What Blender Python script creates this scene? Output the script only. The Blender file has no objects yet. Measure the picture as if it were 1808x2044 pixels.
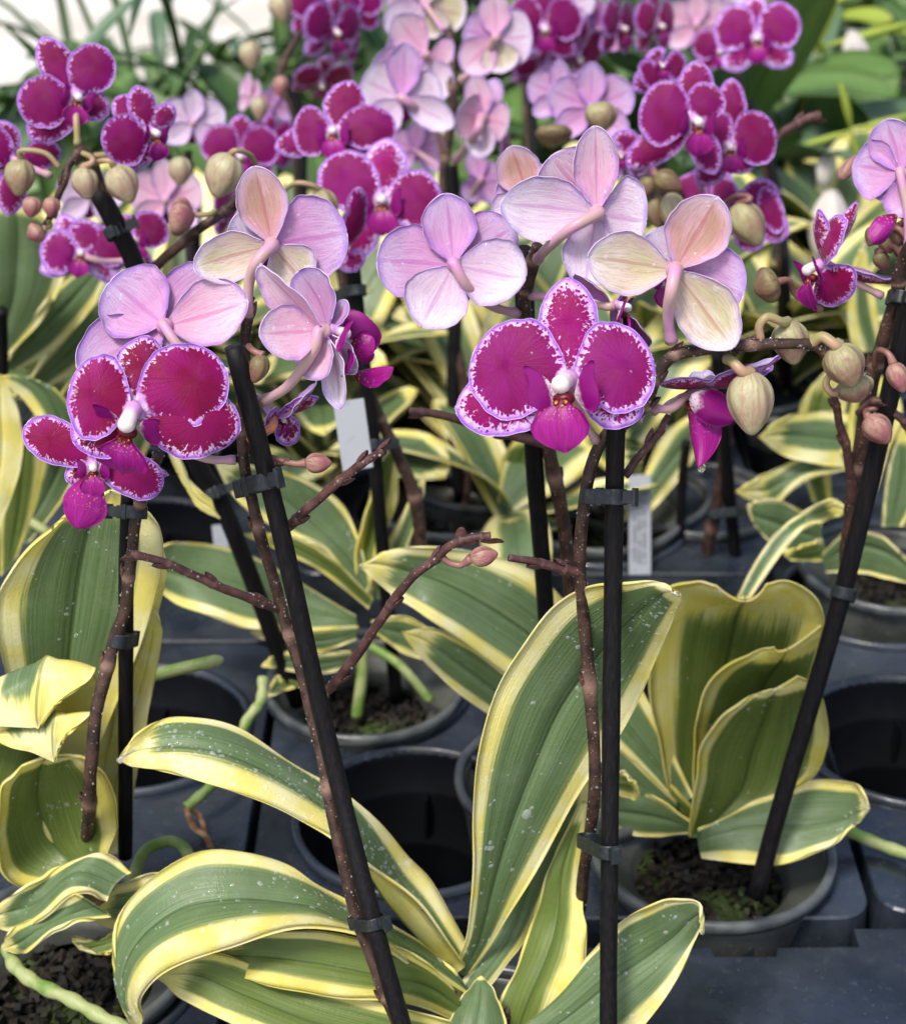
import bpy, math, random
import numpy as np
from mathutils import Vector, Matrix, geometry
R_ = math.radians
rnd = random.Random(7)
scene = bpy.context.scene
COL = scene.collection
# ---------------------------------------------------------------- camera model
H = 0.57; PITCH = 28.0; FPX = 3600.0; W0, H0 = 1808, 2044
CAM = Vector((0, 0, H))
FW = Vector((0, math.cos(R_(PITCH)), -math.sin(R_(PITCH))))
UP = Vector((0, math.sin(R_(PITCH)), math.cos(R_(PITCH))))
RT = Vector((1, 0, 0))
def ray(x, y): return FW + RT*((x-904)/FPX) - UP*((y-1022)/FPX)
def P(x, y, Y):                       # point at horizontal distance Y
    d = ray(x, y); return CAM + d*(Y/d.y)
def G(x, y, z=0.0):                   # point at height z
    d = ray(x, y); return CAM + d*((z-H)/d.z)
def depth(x, y, Y): return Y/ray(x, y).y
def m(px, x, y, Y): return px*depth(x, y, Y)/FPX
# ---------------------------------------------------------------- objects
def tag(o, label=None, cat=None, group=None, kind=None):
    if label: o['label'] = label
    if cat: o['category'] = cat
    if group: o['group'] = group
    if kind: o['kind'] = kind
    return o
def empty(name, loc):
    o = bpy.data.objects.new(name, None); COL.objects.link(o); o.location = loc
    o.empty_display_size = .02
    return o
def wloc(o):
    v = Vector(o.location)
    while o.parent: o = o.parent; v += Vector(o.location)
    return v
def link(name, verts, faces, mats, parent=None, mi=None, attrs=None, smooth=True, origin=None):
    verts = np.asarray(verts, float)
    if origin is None: origin = Vector(verts.mean(axis=0))
    o3 = np.array(origin)
    me = bpy.data.meshes.new(name)
    me.from_pydata((verts-o3).tolist(), [], faces)
    for mt in (mats if isinstance(mats, (list, tuple)) else [mats]): me.materials.append(mt)
    if mi is not None: me.polygons.foreach_set('material_index', mi)
    if smooth: me.polygons.foreach_set('use_smooth', [True]*len(me.polygons))
    if attrs:
        for k, a in attrs.items():
            a = np.asarray(a, float)
            if a.ndim == 1:
                at = me.attributes.new(k, 'FLOAT', 'POINT'); at.data.foreach_set('value', a)
            else:
                at = me.attributes.new(k, 'FLOAT_VECTOR', 'POINT'); at.data.foreach_set('vector', a.ravel())
    me.update()
    ob = bpy.data.objects.new(name, me); COL.objects.link(ob)
    if parent is not None:
        ob.parent = parent; ob.location = Vector(origin)-wloc(parent)
    else: ob.location = origin
    return ob
def nrm(a): return a/(np.linalg.norm(a, axis=-1, keepdims=True)+1e-12)
def npv(v): return np.array(v, float)
def spl(pts, n):                      # centripetal-ish catmull-rom, sampled n
    p = np.array(pts, float)
    if len(p) == 2:
        k = np.linspace(0, 1, n)[:, None]; return p[0]*(1-k)+p[1]*k
    p = np.vstack([2*p[0]-p[1], p, 2*p[-1]-p[-2]])
    seg = len(p)-3; out = []
    for q in np.linspace(0, seg-1e-6, n):
        i = int(q); t = q-i; a, b, c, d = p[i:i+4]
        out.append(.5*((2*b)+(-a+c)*t+(2*a-5*b+4*c-d)*t*t+(-a+3*b-3*c+d)*t**3))
    return np.array(out)
class Sheet: pass
def sheet(name, mats, parent, Pg, th, seed=0., margL=1., margR=1., tipm=.02, polar_t=.4, edge_skip=.05, extra=None, label=None):
    """thick double-sided sheet from a grid Pg[nt,ns,3]; side 0 = (dP/ds x dP/dt)"""
    nt, ns, _ = Pg.shape
    dt = np.gradient(Pg, axis=0); ds = np.gradient(Pg, axis=1)
    N = np.cross(ds, dt); ln = np.linalg.norm(N, axis=-1)
    N = nrm(N)
    for i in range(nt):
        for j in range(ns):
            if ln[i, j] < 1e-14: N[i, j] = N[max(i-1, 0), j]
    tt = np.linspace(0, 1, nt)[:, None]*np.ones((1, ns)); ss = np.linspace(-1, 1, ns)[None, :]*np.ones((nt, 1))
    A = Pg+N*th/2; B = Pg-N*th/2
    V = np.concatenate([A.reshape(-1, 3), B.reshape(-1, 3)])
    f = []; mi = []; n = nt*ns
    for i in range(nt-1):
        for j in range(ns-1):
            a = i*ns+j; b = a+1; c = a+ns+1; d = a+ns
            f.append((a, b, c, d)); mi.append(0)
            f.append((n+a, n+d, n+c, n+b)); mi.append(1)
    def rim(a, b):
        f.append((a, n+a, n+b, b)); mi.append(0)
    for i in range(nt-1):
        rim(i*ns, (i+1)*ns); rim((i+2)*ns-1, (i+1)*ns-1)
    for j in range(ns-1):
        rim(j+1, j); rim((nt-1)*ns+j, (nt-1)*ns+j+1)
    # distance to outline (mm)
    k0 = max(1, int(edge_skip*nt))
    bd = np.concatenate([Pg[k0:, 0], Pg[k0:, -1], Pg[-1, :]])
    flat = Pg.reshape(-1, 3)
    D = np.sqrt(((flat[:, None, :]-bd[None])**2).sum(-1)).min(1)*1000
    mid = Pg[:, ns//2]; c = mid[int(polar_t*(nt-1))]
    u = nrm(mid[-1]-mid[0]); nn = nrm(N[nt//3, ns//2]); w = np.cross(u, nn)
    q = flat-c; qu = q@u; qw = q@w; r = np.sqrt(qu**2+qw**2)+1e-9
    ang = np.stack([qu/r, qw/r, np.full(n, seed)], 1)
    pm = np.stack([(flat-mid[0])@w*1000, (flat-mid[0])@u*1000, np.full(n, seed*7)], 1)
    L = np.linalg.norm(np.diff(mid, axis=0), axis=1).sum()
    st = np.stack([ss.ravel(), tt.ravel(), np.full(n, seed)], 1)
    mg = np.where(ss < 0, (1-abs(ss))/margL, (1-abs(ss))/margR).ravel()
    rem = np.concatenate([np.cumsum(np.linalg.norm(np.diff(mid, axis=0), axis=1)[::-1])[::-1], [0.]])
    mg = np.minimum(mg, np.repeat(rem, ns)/max(tipm*.5, 1e-4))
    at = {'edge': D, 'ang': ang, 'pm': pm, 'st': st, 'mg': mg}
    at = {k: np.concatenate([a, a]) for k, a in at.items()}
    ob = link(name, V, f, mats, parent, mi, at)
    if label: ob['label'] = label
    s = Sheet(); s.o = ob; s.P = A; s.B = B; s.N = N; s.nt = nt; s.ns = ns
    return s
def tube_mesh(pts, rad, n=10, cap=True, v0=0):
    pts = np.array(pts, float); K = len(pts); rad = np.ones(K)*rad
    T = nrm(np.gradient(pts, axis=0)); up = np.array([0, 0, 1.]) if abs(T[0][2]) < .9 else np.array([1., 0, 0])
    a = nrm(np.cross(T[0], up)); V = []; f = []
    for i in range(K):
        a = nrm(a-T[i]*(a@T[i])); b = np.cross(T[i], a)
        for k in range(n):
            th = 2*math.pi*k/n; V.append(pts[i]+(a*math.cos(th)+b*math.sin(th))*rad[i])
    for i in range(K-1):
        for k in range(n):
            k2 = (k+1) % n; f.append((v0+i*n+k, v0+i*n+k2, v0+(i+1)*n+k2, v0+(i+1)*n+k))
    if cap:
        f.append(tuple(v0+k for k in range(n))[::-1]); f.append(tuple(v0+(K-1)*n+k for k in range(n)))
    return V, f
def tube(name, pts, rad, mat, parent=None, n=10, label=None, attrs=None):
    V, f = tube_mesh(pts, rad, n)
    at = None
    if attrs: at = {k: np.repeat(np.array(a), n) for k, a in attrs.items()}
    o = link(name, V, f, mat, parent, None, at)
    if label: o['label'] = label
    return o
def merge(parts):
    V = []; F = []; MI = []
    for v, f, k in parts:
        o = len(V); V += [tuple(x) for x in v]; F += [tuple(i+o for i in q) for q in f]; MI += [k]*len(f)
    return V, F, MI
def ellipsoid(c, ax, nu=12, nv=8, prof=None):
    """ax: 3 vectors (x,y radius; z axis length)"""
    V = []; f = []; c = npv(c); X, Y_, Z = [npv(a) for a in ax]
    for i in range(nv+1):
        ph = math.pi*i/nv; rr = math.sin(ph); zz = math.cos(ph)
        if prof: rr *= prof(zz)
        rr = max(rr, 1e-3)
        for k in range(nu):
            th = 2*math.pi*k/nu
            V.append(c+X*math.cos(th)*rr+Y_*math.sin(th)*rr+Z*zz)
    for i in range(nv):
        for k in range(nu):
            k2 = (k+1) % nu; f.append((i*nu+k, (i+1)*nu+k, (i+1)*nu+k2, i*nu+k2))
    return V, f
def lathe(c, prof, n=48):
    c = npv(c); V = []; f = []
    for r, z in prof:
        for k in range(n):
            th = 2*math.pi*k/n; V.append(c+np.array([r*math.cos(th), r*math.sin(th), z]))
    for i in range(len(prof)-1):
        for k in range(n):
            k2 = (k+1) % n; f.append((i*n+k, i*n+k2, (i+1)*n+k2, (i+1)*n+k))
    return V, f
def box(c, ax, h):
    c = npv(c); X, Y_, Z = [nrm(npv(a))*q for a, q in zip(ax, h)]
    V = [c+sx*X+sy*Y_+sz*Z for sx in (-1, 1) for sy in (-1, 1) for sz in (-1, 1)]
    f = [(0, 1, 3, 2), (4, 6, 7, 5), (0, 4, 5, 1), (2, 3, 7, 6), (0, 2, 6, 4), (1, 5, 7, 3)]
    return V, f
# ---------------------------------------------------------------- materials
class NT:
    def __init__(s, name):
        s.m = bpy.data.materials.new(name); s.m.use_nodes = True; s.t = s.m.node_tree
        s.t.nodes.clear(); s.out = s.n('ShaderNodeOutputMaterial')
    def n(s, typ, **kw):
        nd = s.t.nodes.new(typ)
        for k, v in kw.items(): setattr(nd, k, v)
        return nd
    def set(s, sock, v):
        if isinstance(v, bpy.types.NodeSocket): s.t.links.new(v, sock)
        elif isinstance(v, (tuple, list)) and len(v) == 3 and sock.type == 'RGBA': sock.default_value = (*v, 1)
        else: sock.default_value = v
    def math(s, op, a, b=0., c=0., clamp=False):
        nd = s.n('ShaderNodeMath', operation=op, use_clamp=clamp)
        s.set(nd.inputs[0], a); s.set(nd.inputs[1], b)
        if op in ('MULTIPLY_ADD', 'SMOOTH_MIN', 'SMOOTH_MAX'): s.set(nd.inputs[2], c)
        return nd.outputs[0]
    def mr(s, v, a, b, c=0., d=1., smooth=True):
        nd = s.n('ShaderNodeMapRange', interpolation_type='SMOOTHSTEP' if smooth else 'LINEAR')
        for i, x in enumerate((v, a, b, c, d)): s.set(nd.inputs[i], x)
        return nd.outputs[0]
    def mix(s, f, a, b, bt='MIX'):
        nd = s.n('ShaderNodeMix', data_type='RGBA', blend_type=bt)
        s.set(nd.inputs[0], f); s.set(nd.inputs[6], a); s.set(nd.inputs[7], b); return nd.outputs[2]
    def attr(s, name, vec=False):
        nd = s.n('ShaderNodeAttribute', attribute_name=name)
        return nd.outputs['Vector'] if vec else nd.outputs['Fac']
    def sep(s, v):
        nd = s.n('ShaderNodeSeparateXYZ'); s.set(nd.inputs[0], v); return nd.outputs
    def comb(s, x, y, z):
        nd = s.n('ShaderNodeCombineXYZ')
        for i, q in enumerate((x, y, z)): s.set(nd.inputs[i], q)
        return nd.outputs[0]
    def noise(s, v, scale, detail=3., rough=.5, col=False):
        nd = s.n('ShaderNodeTexNoise'); s.set(nd.inputs['Vector'], v); nd.inputs['Scale'].default_value = scale
        nd.inputs['Detail'].default_value = detail; nd.inputs['Roughness'].default_value = rough
        return nd.outputs['Color' if col else 'Fac']
    def vor(s, v, scale, rand=1., out='Distance'):
        nd = s.n('ShaderNodeTexVoronoi'); s.set(nd.inputs['Vector'], v); nd.inputs['Scale'].default_value = scale
        nd.inputs['Randomness'].default_value = rand; return nd.outputs[out]
    def geo(s): return s.n('ShaderNodeTexCoord').outputs['Object']
    def bump(s, h, st, dist=.001):
        nd = s.n('ShaderNodeBump'); nd.inputs['Strength'].default_value = st; nd.inputs['Distance'].default_value = dist
        s.set(nd.inputs['Height'], h); return nd.outputs[0]
    def bsdf(s, col, rough=.5, spec=.5, normal=None, trans=None, tw=0., coat=0., **kw):
        b = s.n('ShaderNodeBsdfPrincipled'); s.set(b.inputs['Base Color'], col); s.set(b.inputs['Roughness'], rough)
        s.set(b.inputs['Specular IOR Level'], spec)
        if coat: b.inputs['Coat Weight'].default_value = coat; b.inputs['Coat Roughness'].default_value = .15
        for k, v in kw.items(): s.set(b.inputs[k.replace('_', ' ')], v)
        if normal is not None: s.set(b.inputs['Normal'], normal)
        sh = b.outputs[0]
        if tw:
            tr = s.n('ShaderNodeBsdfTranslucent'); s.set(tr.inputs[0], trans if trans is not None else col)
            mx = s.n('ShaderNodeMixShader'); mx.inputs[0].default_value = tw
            s.t.links.new(sh, mx.inputs[1]); s.t.links.new(tr.outputs[0], mx.inputs[2]); sh = mx.outputs[0]
        s.t.links.new(sh, s.out.inputs[0]); return s.m
def petal_front(name, T, Wd, c1, c2, pale=(.72, .52, .84), rimc=(.32, .10, .58), dotty=1., solid=True):
    s = NT(name); e = s.attr('edge'); A = s.sep(s.attr('ang', True)); pm = s.attr('pm', True); st = s.sep(s.attr('st', True))
    v = s.comb(s.math('MULTIPLY', A[0], 3.6), s.math('MULTIPLY', A[1], 3.6), s.math('MULTIPLY_ADD', e, .16, A[2]))
    f = s.mr(s.noise(v, 3.6, 1.6, .5), .28, .72)
    f = s.math('MULTIPLY_ADD', s.math('SUBTRACT', s.noise(pm, .9, 2.), .5), .35, f)
    k = s.math('MULTIPLY_ADD', s.math('SUBTRACT', f, .5), Wd, e)
    mask = s.mr(k, T-.25, T+.3)
    # radial blotchy dots
    vd = s.vor(pm, .66)
    r = s.mr(e, .6, T+1.0, .22, .66*dotty)
    dots = s.mr(vd, s.math('SUBTRACT', r, .10), s.math('ADD', r, .04), 1., 0.)
    dots = s.math('MULTIPLY', dots, s.mr(e, .7, 1.1))
    dots = s.math('MULTIPLY', dots, s.mr(s.noise(pm, .32, 2.), .36, .44))
    mk = s.math('MAXIMUM', mask, dots)
    # pale flare near the throat
    nb = s.math('MULTIPLY_ADD', s.noise(pm, .55, 3.), .09, s.math('MULTIPLY', st[1], 1.))
    mk = s.math('MULTIPLY', mk, s.mr(nb, .07, .11))
    vein = s.noise(s.comb(s.math('MULTIPLY', A[0], 12.), s.math('MULTIPLY', A[1], 12.), A[2]), 2.2, 3.)
    cr = s.mix(s.mr(s.noise(pm, .08, 2.), .35, .65), c1, c2)
    cr = s.mix(s.mr(vein, .40, .75, 0., .38), cr, tuple(x*.5 for x in c1))
    pl = s.mix(s.mr(s.noise(pm, .5, 2.), .4, .6), pale, tuple(a*b for a, b in zip(pale, (.85, .62, .95))))
    pl = s.mix(s.mr(s.math('MULTIPLY_ADD', s.noise(pm, .35, 2.), 1.4, e), 1.2, 2.9, 1., 0.), pl, rimc)
    pl = s.mix(s.mr(e, .08, .3, .7, 0.), pl, (.82, .72, .9))
    col = s.mix(mk, pl, cr)
    h = s.math('ADD', s.math('MULTIPLY', vein, .6), s.math('MULTIPLY', s.noise(pm, 2.2, 2.), .5))
    return s.bsdf(col, .45, .2, s.bump(h, .6, .0007), col, .13, Sheen_Weight=.08, Sheen_Roughness=.4)
def petal_back(name, base, tip, rimc, vein, blotch=None, rimw=1.6):
    s = NT(name); e = s.attr('edge'); A = s.sep(s.attr('ang', True)); pm = s.attr('pm', True); stv = s.attr('st', True); st = s.sep(stv)
    vn = s.noise(s.comb(s.math('MULTIPLY', st[0], 9.), s.math('MULTIPLY', st[1], 1.6), st[2]), 2.0, 4., .6)
    g = s.mr(s.math('MULTIPLY_ADD', s.noise(pm, .12, 2.), .5, st[1]), .35, 1.1)
    col = s.mix(g, base, tip)
    if blotch: col = s.mix(s.math('MULTIPLY', s.mr(s.noise(s.comb(s.math('MULTIPLY', st[0], 1.), st[1], s.math('ADD', st[2], 3.)), 1.6, 3.), .34, .62), s.mr(e, .8, 6.)), col, blotch)
    v2 = s.mr(s.math('ABSOLUTE', s.math('SUBTRACT', s.noise(s.comb(s.math('MULTIPLY', st[0], 5.), s.math('MULTIPLY', st[1], .9), st[2]), 2.4, 3., .6), .5)), .0, .035, .55, 0.)
    col = s.mix(s.mr(vn, .48, .72, 0., .40), col, vein)
    col = s.mix(s.math('MULTIPLY', v2, s.mr(e, .5, 3.)), col, vein)
    midr = s.mr(s.math('ABSOLUTE', s.math('MULTIPLY_ADD', s.noise(pm, .15, 1.), .06, st[0])), .03, .10, .65, 0.)
    col = s.mix(s.math('MULTIPLY', midr, s.mr(st[1], .5, .95, 1., 0.)), col, vein)
    # mottled violet rim
    f = s.noise(s.comb(s.math('MULTIPLY', A[0], 4.), s.math('MULTIPLY', A[1], 4.), s.math('MULTIPLY_ADD', e, .3, A[2])), 3., 4., .7)
    rk = s.math('MULTIPLY_ADD', s.math('SUBTRACT', f, .5), 3.4, e)
    rim = s.math('MULTIPLY', s.mr(rk, rimw*.35, rimw*1.6, .8, 0.), s.mr(s.noise(pm, .13, 2.), .32, .6, .35, 1.))
    spots = s.mr(s.vor(pm, .8), .2, .38, .5, 0.)
    spots = s.math('MULTIPLY', spots, s.mr(e, 2.2, 4.5, 1., 0.))
    rim = s.math('MULTIPLY', s.math('MAXIMUM', rim, spots), s.mr(e, .05, .35, .35, 1.))
    col = s.mix(rim, col, rimc)
    h = s.math('ADD', vn, s.math('MULTIPLY', s.noise(pm, 1.6, 3.), .6))
    return s.bsdf(col, .45, .4, s.bump(h, .35, .0007), col, .28, Sheen_Weight=.2)
CR1, CR2 = (.20, .001, .088), (.225, .002, .140)
MPF = petal_front('petal_magenta', 2.4, 3.4, CR1, CR2)
MPF2 = petal_front('petal_crimson', 2.0, 2.6, (.215, .001, .052), (.255, .002, .115), pale=(.76, .54, .78))
MPF3 = petal_front('petal_plum', 1.5, 2.6, (.175, .001, .070), (.20, .002, .115), pale=(.74, .50, .80), rimc=(.34, .11, .56))
MSF3 = petal_front('sepal_plum', 2.2, 3.6, (.175, .001, .060), (.21, .002, .11), pale=(.74, .50, .80))
MSF = petal_front('sepal_spotted', 5.2, 6.5, (.24, .001, .08), (.29, .003, .15), dotty=1.15)
MSF2 = petal_front('sepal_crimson', 3.0, 5.5, (.20, .001, .040), (.25, .002, .09), pale=(.84, .62, .80), dotty=1.1)
MPB = {
 'lilac': petal_back('petal_back_lilac', (.64, .32, .58), (.68, .54, .78), (.38, .17, .64), (.50, .16, .46), None, 1.8),
 'pink': petal_back('petal_back_pink', (.74, .42, .58), (.80, .66, .76), (.46, .22, .64), (.60, .20, .42), None, 1.5),
 'white': petal_back('petal_back_white', (.74, .58, .72), (.82, .78, .86), (.46, .28, .70), (.58, .30, .56), None, 1.5),
 'rust': petal_back('petal_back_rust', (.64, .34, .36), (.74, .56, .58), (.56, .42, .74), (.46, .14, .18), (.52, .32, .24), 1.5),
 'cream': petal_back('petal_back_cream', (.66, .54, .44), (.82, .77, .76), (.52, .38, .68), (.46, .24, .20), (.60, .58, .34), 1.3),
 'plum': petal_back('petal_back_plum', (.50, .16, .42), (.62, .30, .58), (.45, .2, .66), (.40, .06, .28)),
}
def leaf_mat(name, under=False):
    s = NT(name); mg = s.attr('mg'); stv = s.attr('st', True); st = s.sep(stv); pm = s.attr('pm', True)
    str_ = s.noise(s.comb(s.math('MULTIPLY', st[0], 9.), s.math('MULTIPLY', st[1], 1.1), st[2]), 2., 5., .7)
    big = s.noise(s.comb(s.math('MULTIPLY', st[0], 1.5), s.math('MULTIPLY', st[1], 2.5), s.math('ADD', st[2], 5.)), 1.6, 3.)
    k = s.math('MULTIPLY_ADD', s.math('SUBTRACT', str_, .5), 1.0, mg)
    k = s.math('MULTIPLY_ADD', s.math('SUBTRACT', big, .5), .55, k)
    green = s.mr(k, .82, 1.26)
    halo = s.mr(k, 1.0, 1.5, 1., 0.)
    if under: g1, g2, y1, y2 = (.098, .165, .028), (.225, .290, .072), (.86, .76, .17), (.90, .84, .36)
    else: g1, g2, y1, y2 = (.078, .142, .050), (.180, .262, .115), (.85, .75, .20), (.89, .84, .44)
    fine = s.noise(s.comb(s.math('MULTIPLY', st[0], 26.), s.math('MULTIPLY', st[1], .8), st[2]), 2., 3., .6)
    gc = s.mix(s.mr(fine, .3, .72), g1, g2)
    gc = s.mix(s.mr(s.noise(pm, .045, 4., .65), .45, .75, 0., .55), gc, (.19, .26, .15) if not under else (.17, .23, .07))
    gc = s.mix(s.math('MULTIPLY', halo, .45), gc, (.26, .34, .08))
    yc = s.mix(s.mr(s.noise(pm, .06, 3.), .35, .65), y1, y2)
    yc = s.mix(s.mr(fine, .45, .8, 0., .25), yc, (.50, .50, .10))
    col = s.mix(green, yc, gc)
    rib = s.mr(s.math('ABSOLUTE', st[0]), .012, .045, 1., 0.)
    col = s.mix(s.math('MULTIPLY', rib, .6), col, (.03, .07, .015))
    # red-brown hairline on parts of the margin, tiny scars
    e = s.attr('edge')
    red = s.math('MULTIPLY', s.mr(e, .3, .9, 1., 0.), s.mr(s.noise(pm, .03, 2.), .52, .62))
    col = s.mix(s.math('MULTIPLY', red, .22), col, (.45, .18, .08))
    sc = s.math('MULTIPLY', s.mr(s.vor(pm, .16), .05, .09, 1., 0.), s.mr(s.noise(pm, .02, 1.), .5, .6))
    col = s.mix(s.math('MULTIPLY', sc, .5), col, (.30, .26, .10))
    h = s.math('ADD', s.math('MULTIPLY', fine, .7), s.math('MULTIPLY', s.noise(pm, .9, 3.), .5))
    h = s.math('SUBTRACT', h, s.math('MULTIPLY', rib, 1.6))
    ro = s.mr(s.noise(pm, .10, 3.), .3, .7, .24, .44)
    return s.bsdf(col, ro, .5, s.bump(h, .4, .0009), s.mix(.5, col, (.5, .55, .08)), .22 if not under else .34)
ML = [leaf_mat('orchid_leaf_top'), leaf_mat('orchid_leaf_under', True)]
def green_mat(name, c1, c2, rough=.4, tw=.2):
    s = NT(name); stv = s.attr('st', True); st = s.sep(stv)
    f = s.noise(s.comb(s.math('MULTIPLY', st[0], 14.), s.math('MULTIPLY', st[1], 1.4), st[2]), 2., 4., .6)
    col = s.mix(s.mr(f, .3, .7), c1, c2)
    col = s.mix(s.mr(s.math('ABSOLUTE', st[0]), 0., .08, .5, 0.), col, tuple(x*.5 for x in c1))
    return s.bsdf(col, rough, .45, s.bump(f, .3, .001), s.mix(.5, col, (.25, .4, .05)), tw)
MG = [green_mat('foliage_dark', (.022, .06, .013), (.075, .15, .035)), green_mat('foliage_mid', (.07, .15, .03), (.17, .29, .08)),
      green_mat('foliage_lime', (.26, .38, .03), (.50, .58, .10), .45, .3), green_mat('foliage_blue', (.06, .12, .055), (.15, .24, .14), .35, .1)]
def stem_mat(name, c1, c2, dots=(.42, .30, .2), dense=1.):
    s = NT(name); g = s.geo(); nd = s.attr('nd')
    n1 = s.noise(g, 160, 3.); v = s.vor(g, 560*dense)
    col = s.mix(s.mr(n1, .35, .65), c1, c2)
    dt = s.mr(v, .12, .26, 1., 0.)
    col = s.mix(s.math('MULTIPLY', dt, s.mr(s.noise(g, 300, 1.), .42, .58, .1, .75)), col, dots)
    col = s.mix(s.math('MULTIPLY', nd, .55), col, (.40, .24, .18))
    h = s.math('ADD', s.math('MULTIPLY', dt, 1.2), n1)
    return s.bsdf(col, .55, .35, s.bump(h, .8, .0008))
MSTEM = stem_mat('brown_stem', (.024, .012, .009), (.066, .034, .024))
MBR = stem_mat('purple_stem', (.048, .020, .020), (.105, .046, .040))
MPED = {}
for k, a, b in (('pink', (.52, .24, .44), (.46, .30, .28)), ('green', (.27, .24, .09), (.38, .24, .15)), ('purple', (.15, .07, .055), (.27, .13, .11)), ('orange', (.50, .12, .05), (.55, .2, .1))):
    s = NT('pedicel_'+k); n_ = s.noise(s.geo(), 70, 3.)
    MPED[k] = s.bsdf(s.mix(s.mr(n_, .38, .62), a, b), .42, .4, s.bump(s.noise(s.geo(), 600, 2.), .2, .0005))
def bud_mat(name, a, b, c):
    s = NT(name); st = s.sep(s.attr('st', True)); g = s.geo()
    f = s.noise(s.comb(s.math('MULTIPLY', st[0], 3.), s.math('MULTIPLY', st[1], 1.6), st[2]), 2.2, 5., .7)
    col = s.mix(s.mr(f, .40, .66), a, b); col = s.mix(s.math('MULTIPLY', s.mr(st[1], .25, 1.), s.mr(s.noise(g, 110, 4., .6), .38, .62)), col, c)
    col = s.mix(s.math('MULTIPLY', s.mr(s.attr('seam'), .2, .9), .6), col, tuple(x*.45 for x in c))
    return s.bsdf(col, .42, .4, s.bump(s.math('ADD', f, s.noise(g, 700, 2.)), .35, .0006), col, .12)
MBUD = {'green': bud_mat('bud_green', (.34, .35, .16), (.29, .18, .13), (.27, .10, .10)),
        'pink': bud_mat('bud_pink', (.38, .25, .18), (.30, .10, .11), (.33, .08, .12)),
        'pale': bud_mat('bud_pale', (.42, .40, .23), (.34, .24, .16), (.34, .18, .15)),
        'olive': bud_mat('bud_olive', (.20, .18, .07), (.15, .08, .05), (.22, .10, .08))}
s = NT('stake_black'); g = s.geo(); mp = s.n('ShaderNodeMapping'); s.set(mp.inputs[0], g); mp.inputs['Scale'].default_value = (1, 1, .06)
n_ = s.noise(mp.outputs[0], 900, 4., .7)
MSTK = s.bsdf(s.mix(s.mr(n_, .4, .75), (.004, .004, .005), (.015, .012, .012)), s.mr(s.noise(g, 60, 2.), .3, .7, .42, .65), .16, s.bump(n_, .35, .0006))
s = NT('clip_plastic'); g = s.geo(); MCLIP = s.bsdf(s.mix(s.mr(s.noise(g, 400, 3.), .5, .7), (.010, .014, .016), (.028, .034, .036)), .38, .4, s.bump(s.noise(g, 500, 2.), .2, .0005))
s = NT('tray_plastic'); g = s.geo(); n1 = s.noise(g, 9, 5., .6); n2 = s.noise(g, 160, 4., .7)
c = s.mix(s.mr(n1, .35, .7), (.007, .010, .015), (.030, .039, .056)); c = s.mix(s.mr(n2, .55, .75, 0., .4), c, (.08, .09, .10))
spk = s.mr(s.vor(g, 260), .06, .10, 1., 0.); c = s.mix(s.math('MULTIPLY', spk, .5), c, (.2, .2, .19))
MTRAY = s.bsdf(c, s.mr(s.noise(g, 14, 5., .65), .38, .62, .12, .60), .7, s.bump(s.math('ADD', n2, s.math('MULTIPLY', n1, 2.)), .15, .0015))
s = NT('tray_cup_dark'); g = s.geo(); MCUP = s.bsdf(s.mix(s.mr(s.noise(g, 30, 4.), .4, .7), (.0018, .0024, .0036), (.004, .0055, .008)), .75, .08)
s = NT('pot_plastic'); g = s.geo(); n1 = s.noise(g, 40, 4.)
c = s.mix(s.mr(n1, .35, .7), (.075, .085, .075), (.14, .15, .135)); c = s.mix(s.mr(s.noise(g, 300, 3.), .6, .75), c, (.25, .24, .2))
MPOT = s.bsdf(c, .3, .5, s.bump(s.noise(g, 300, 3.), .15, .001), Alpha=.80)
s = NT('collar_plastic'); g = s.geo(); n1 = s.noise(g, 35, 4.)
c = s.mix(s.mr(n1, .35, .7), (.040, .046, .036), (.095, .10, .080)); MPOT2 = s.bsdf(c, .4, .45, s.bump(s.noise(g, 200, 3.), .2, .001))
s = NT('pot_rim_plastic'); g = s.geo(); MRIM = s.bsdf(s.mix(s.mr(s.noise(g, 60, 4.), .35, .7), (.040, .047, .050), (.105, .115, .112)), .28, .5, s.bump(s.noise(g, 400, 3.), .2, .0008))
s = NT('bark_chips'); g = s.geo(); n1 = s.noise(g, 120, 4.)
c = s.mix(s.mr(n1, .35, .65), (.004, .004, .003), (.022, .017, .011)); c = s.mix(s.mr(s.noise(g, 25, 2.), .55, .65), c, (.035, .055, .012))
MBARK = s.bsdf(c, .75, .3, s.bump(n1, .8, .002))
s = NT('aerial_root'); g = s.geo(); MROOT = s.bsdf(s.mix(s.mr(s.noise(g, 60, 4.), .38, .6), (.13, .23, .04), (.32, .36, .15)), .5, .35, s.bump(s.noise(g, 500, 3.), .4, .001))
s = NT('dry_sheath'); g = s.geo(); MDRY = s.bsdf(s.mix(s.mr(s.noise(g, 200, 4.), .35, .65), (.16, .07, .03), (.36, .24, .12)), .7, .2, None)
s = NT('label_white'); g = s.geo(); MTAG = s.bsdf(s.mix(s.mr(s.noise(g, 150, 3.), .55, .75), (.29, .31, .34), (.20, .21, .23)), .45, .4)
s = NT('label_print'); MPRN = s.bsdf((.10, .11, .13), .6)
s = NT('water'); MWAT = s.bsdf((.93, .96, 1.), .04, .9, None, Alpha=.18)
s = NT('hanging_water'); MHW = s.bsdf((1, 1, 1), .01, .5, None, Transmission_Weight=1., IOR=1.33)
s = NT('throat_red'); MTHR = s.bsdf((.10, .002, .012), .4, .3)
s = NT('callus_orange'); g = s.geo(); MCAL = s.bsdf(s.mix(s.mr(s.noise(g, 700, 2.), .40, .50), (.58, .26, .02), (.11, .004, .008)), .4, .4)
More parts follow.
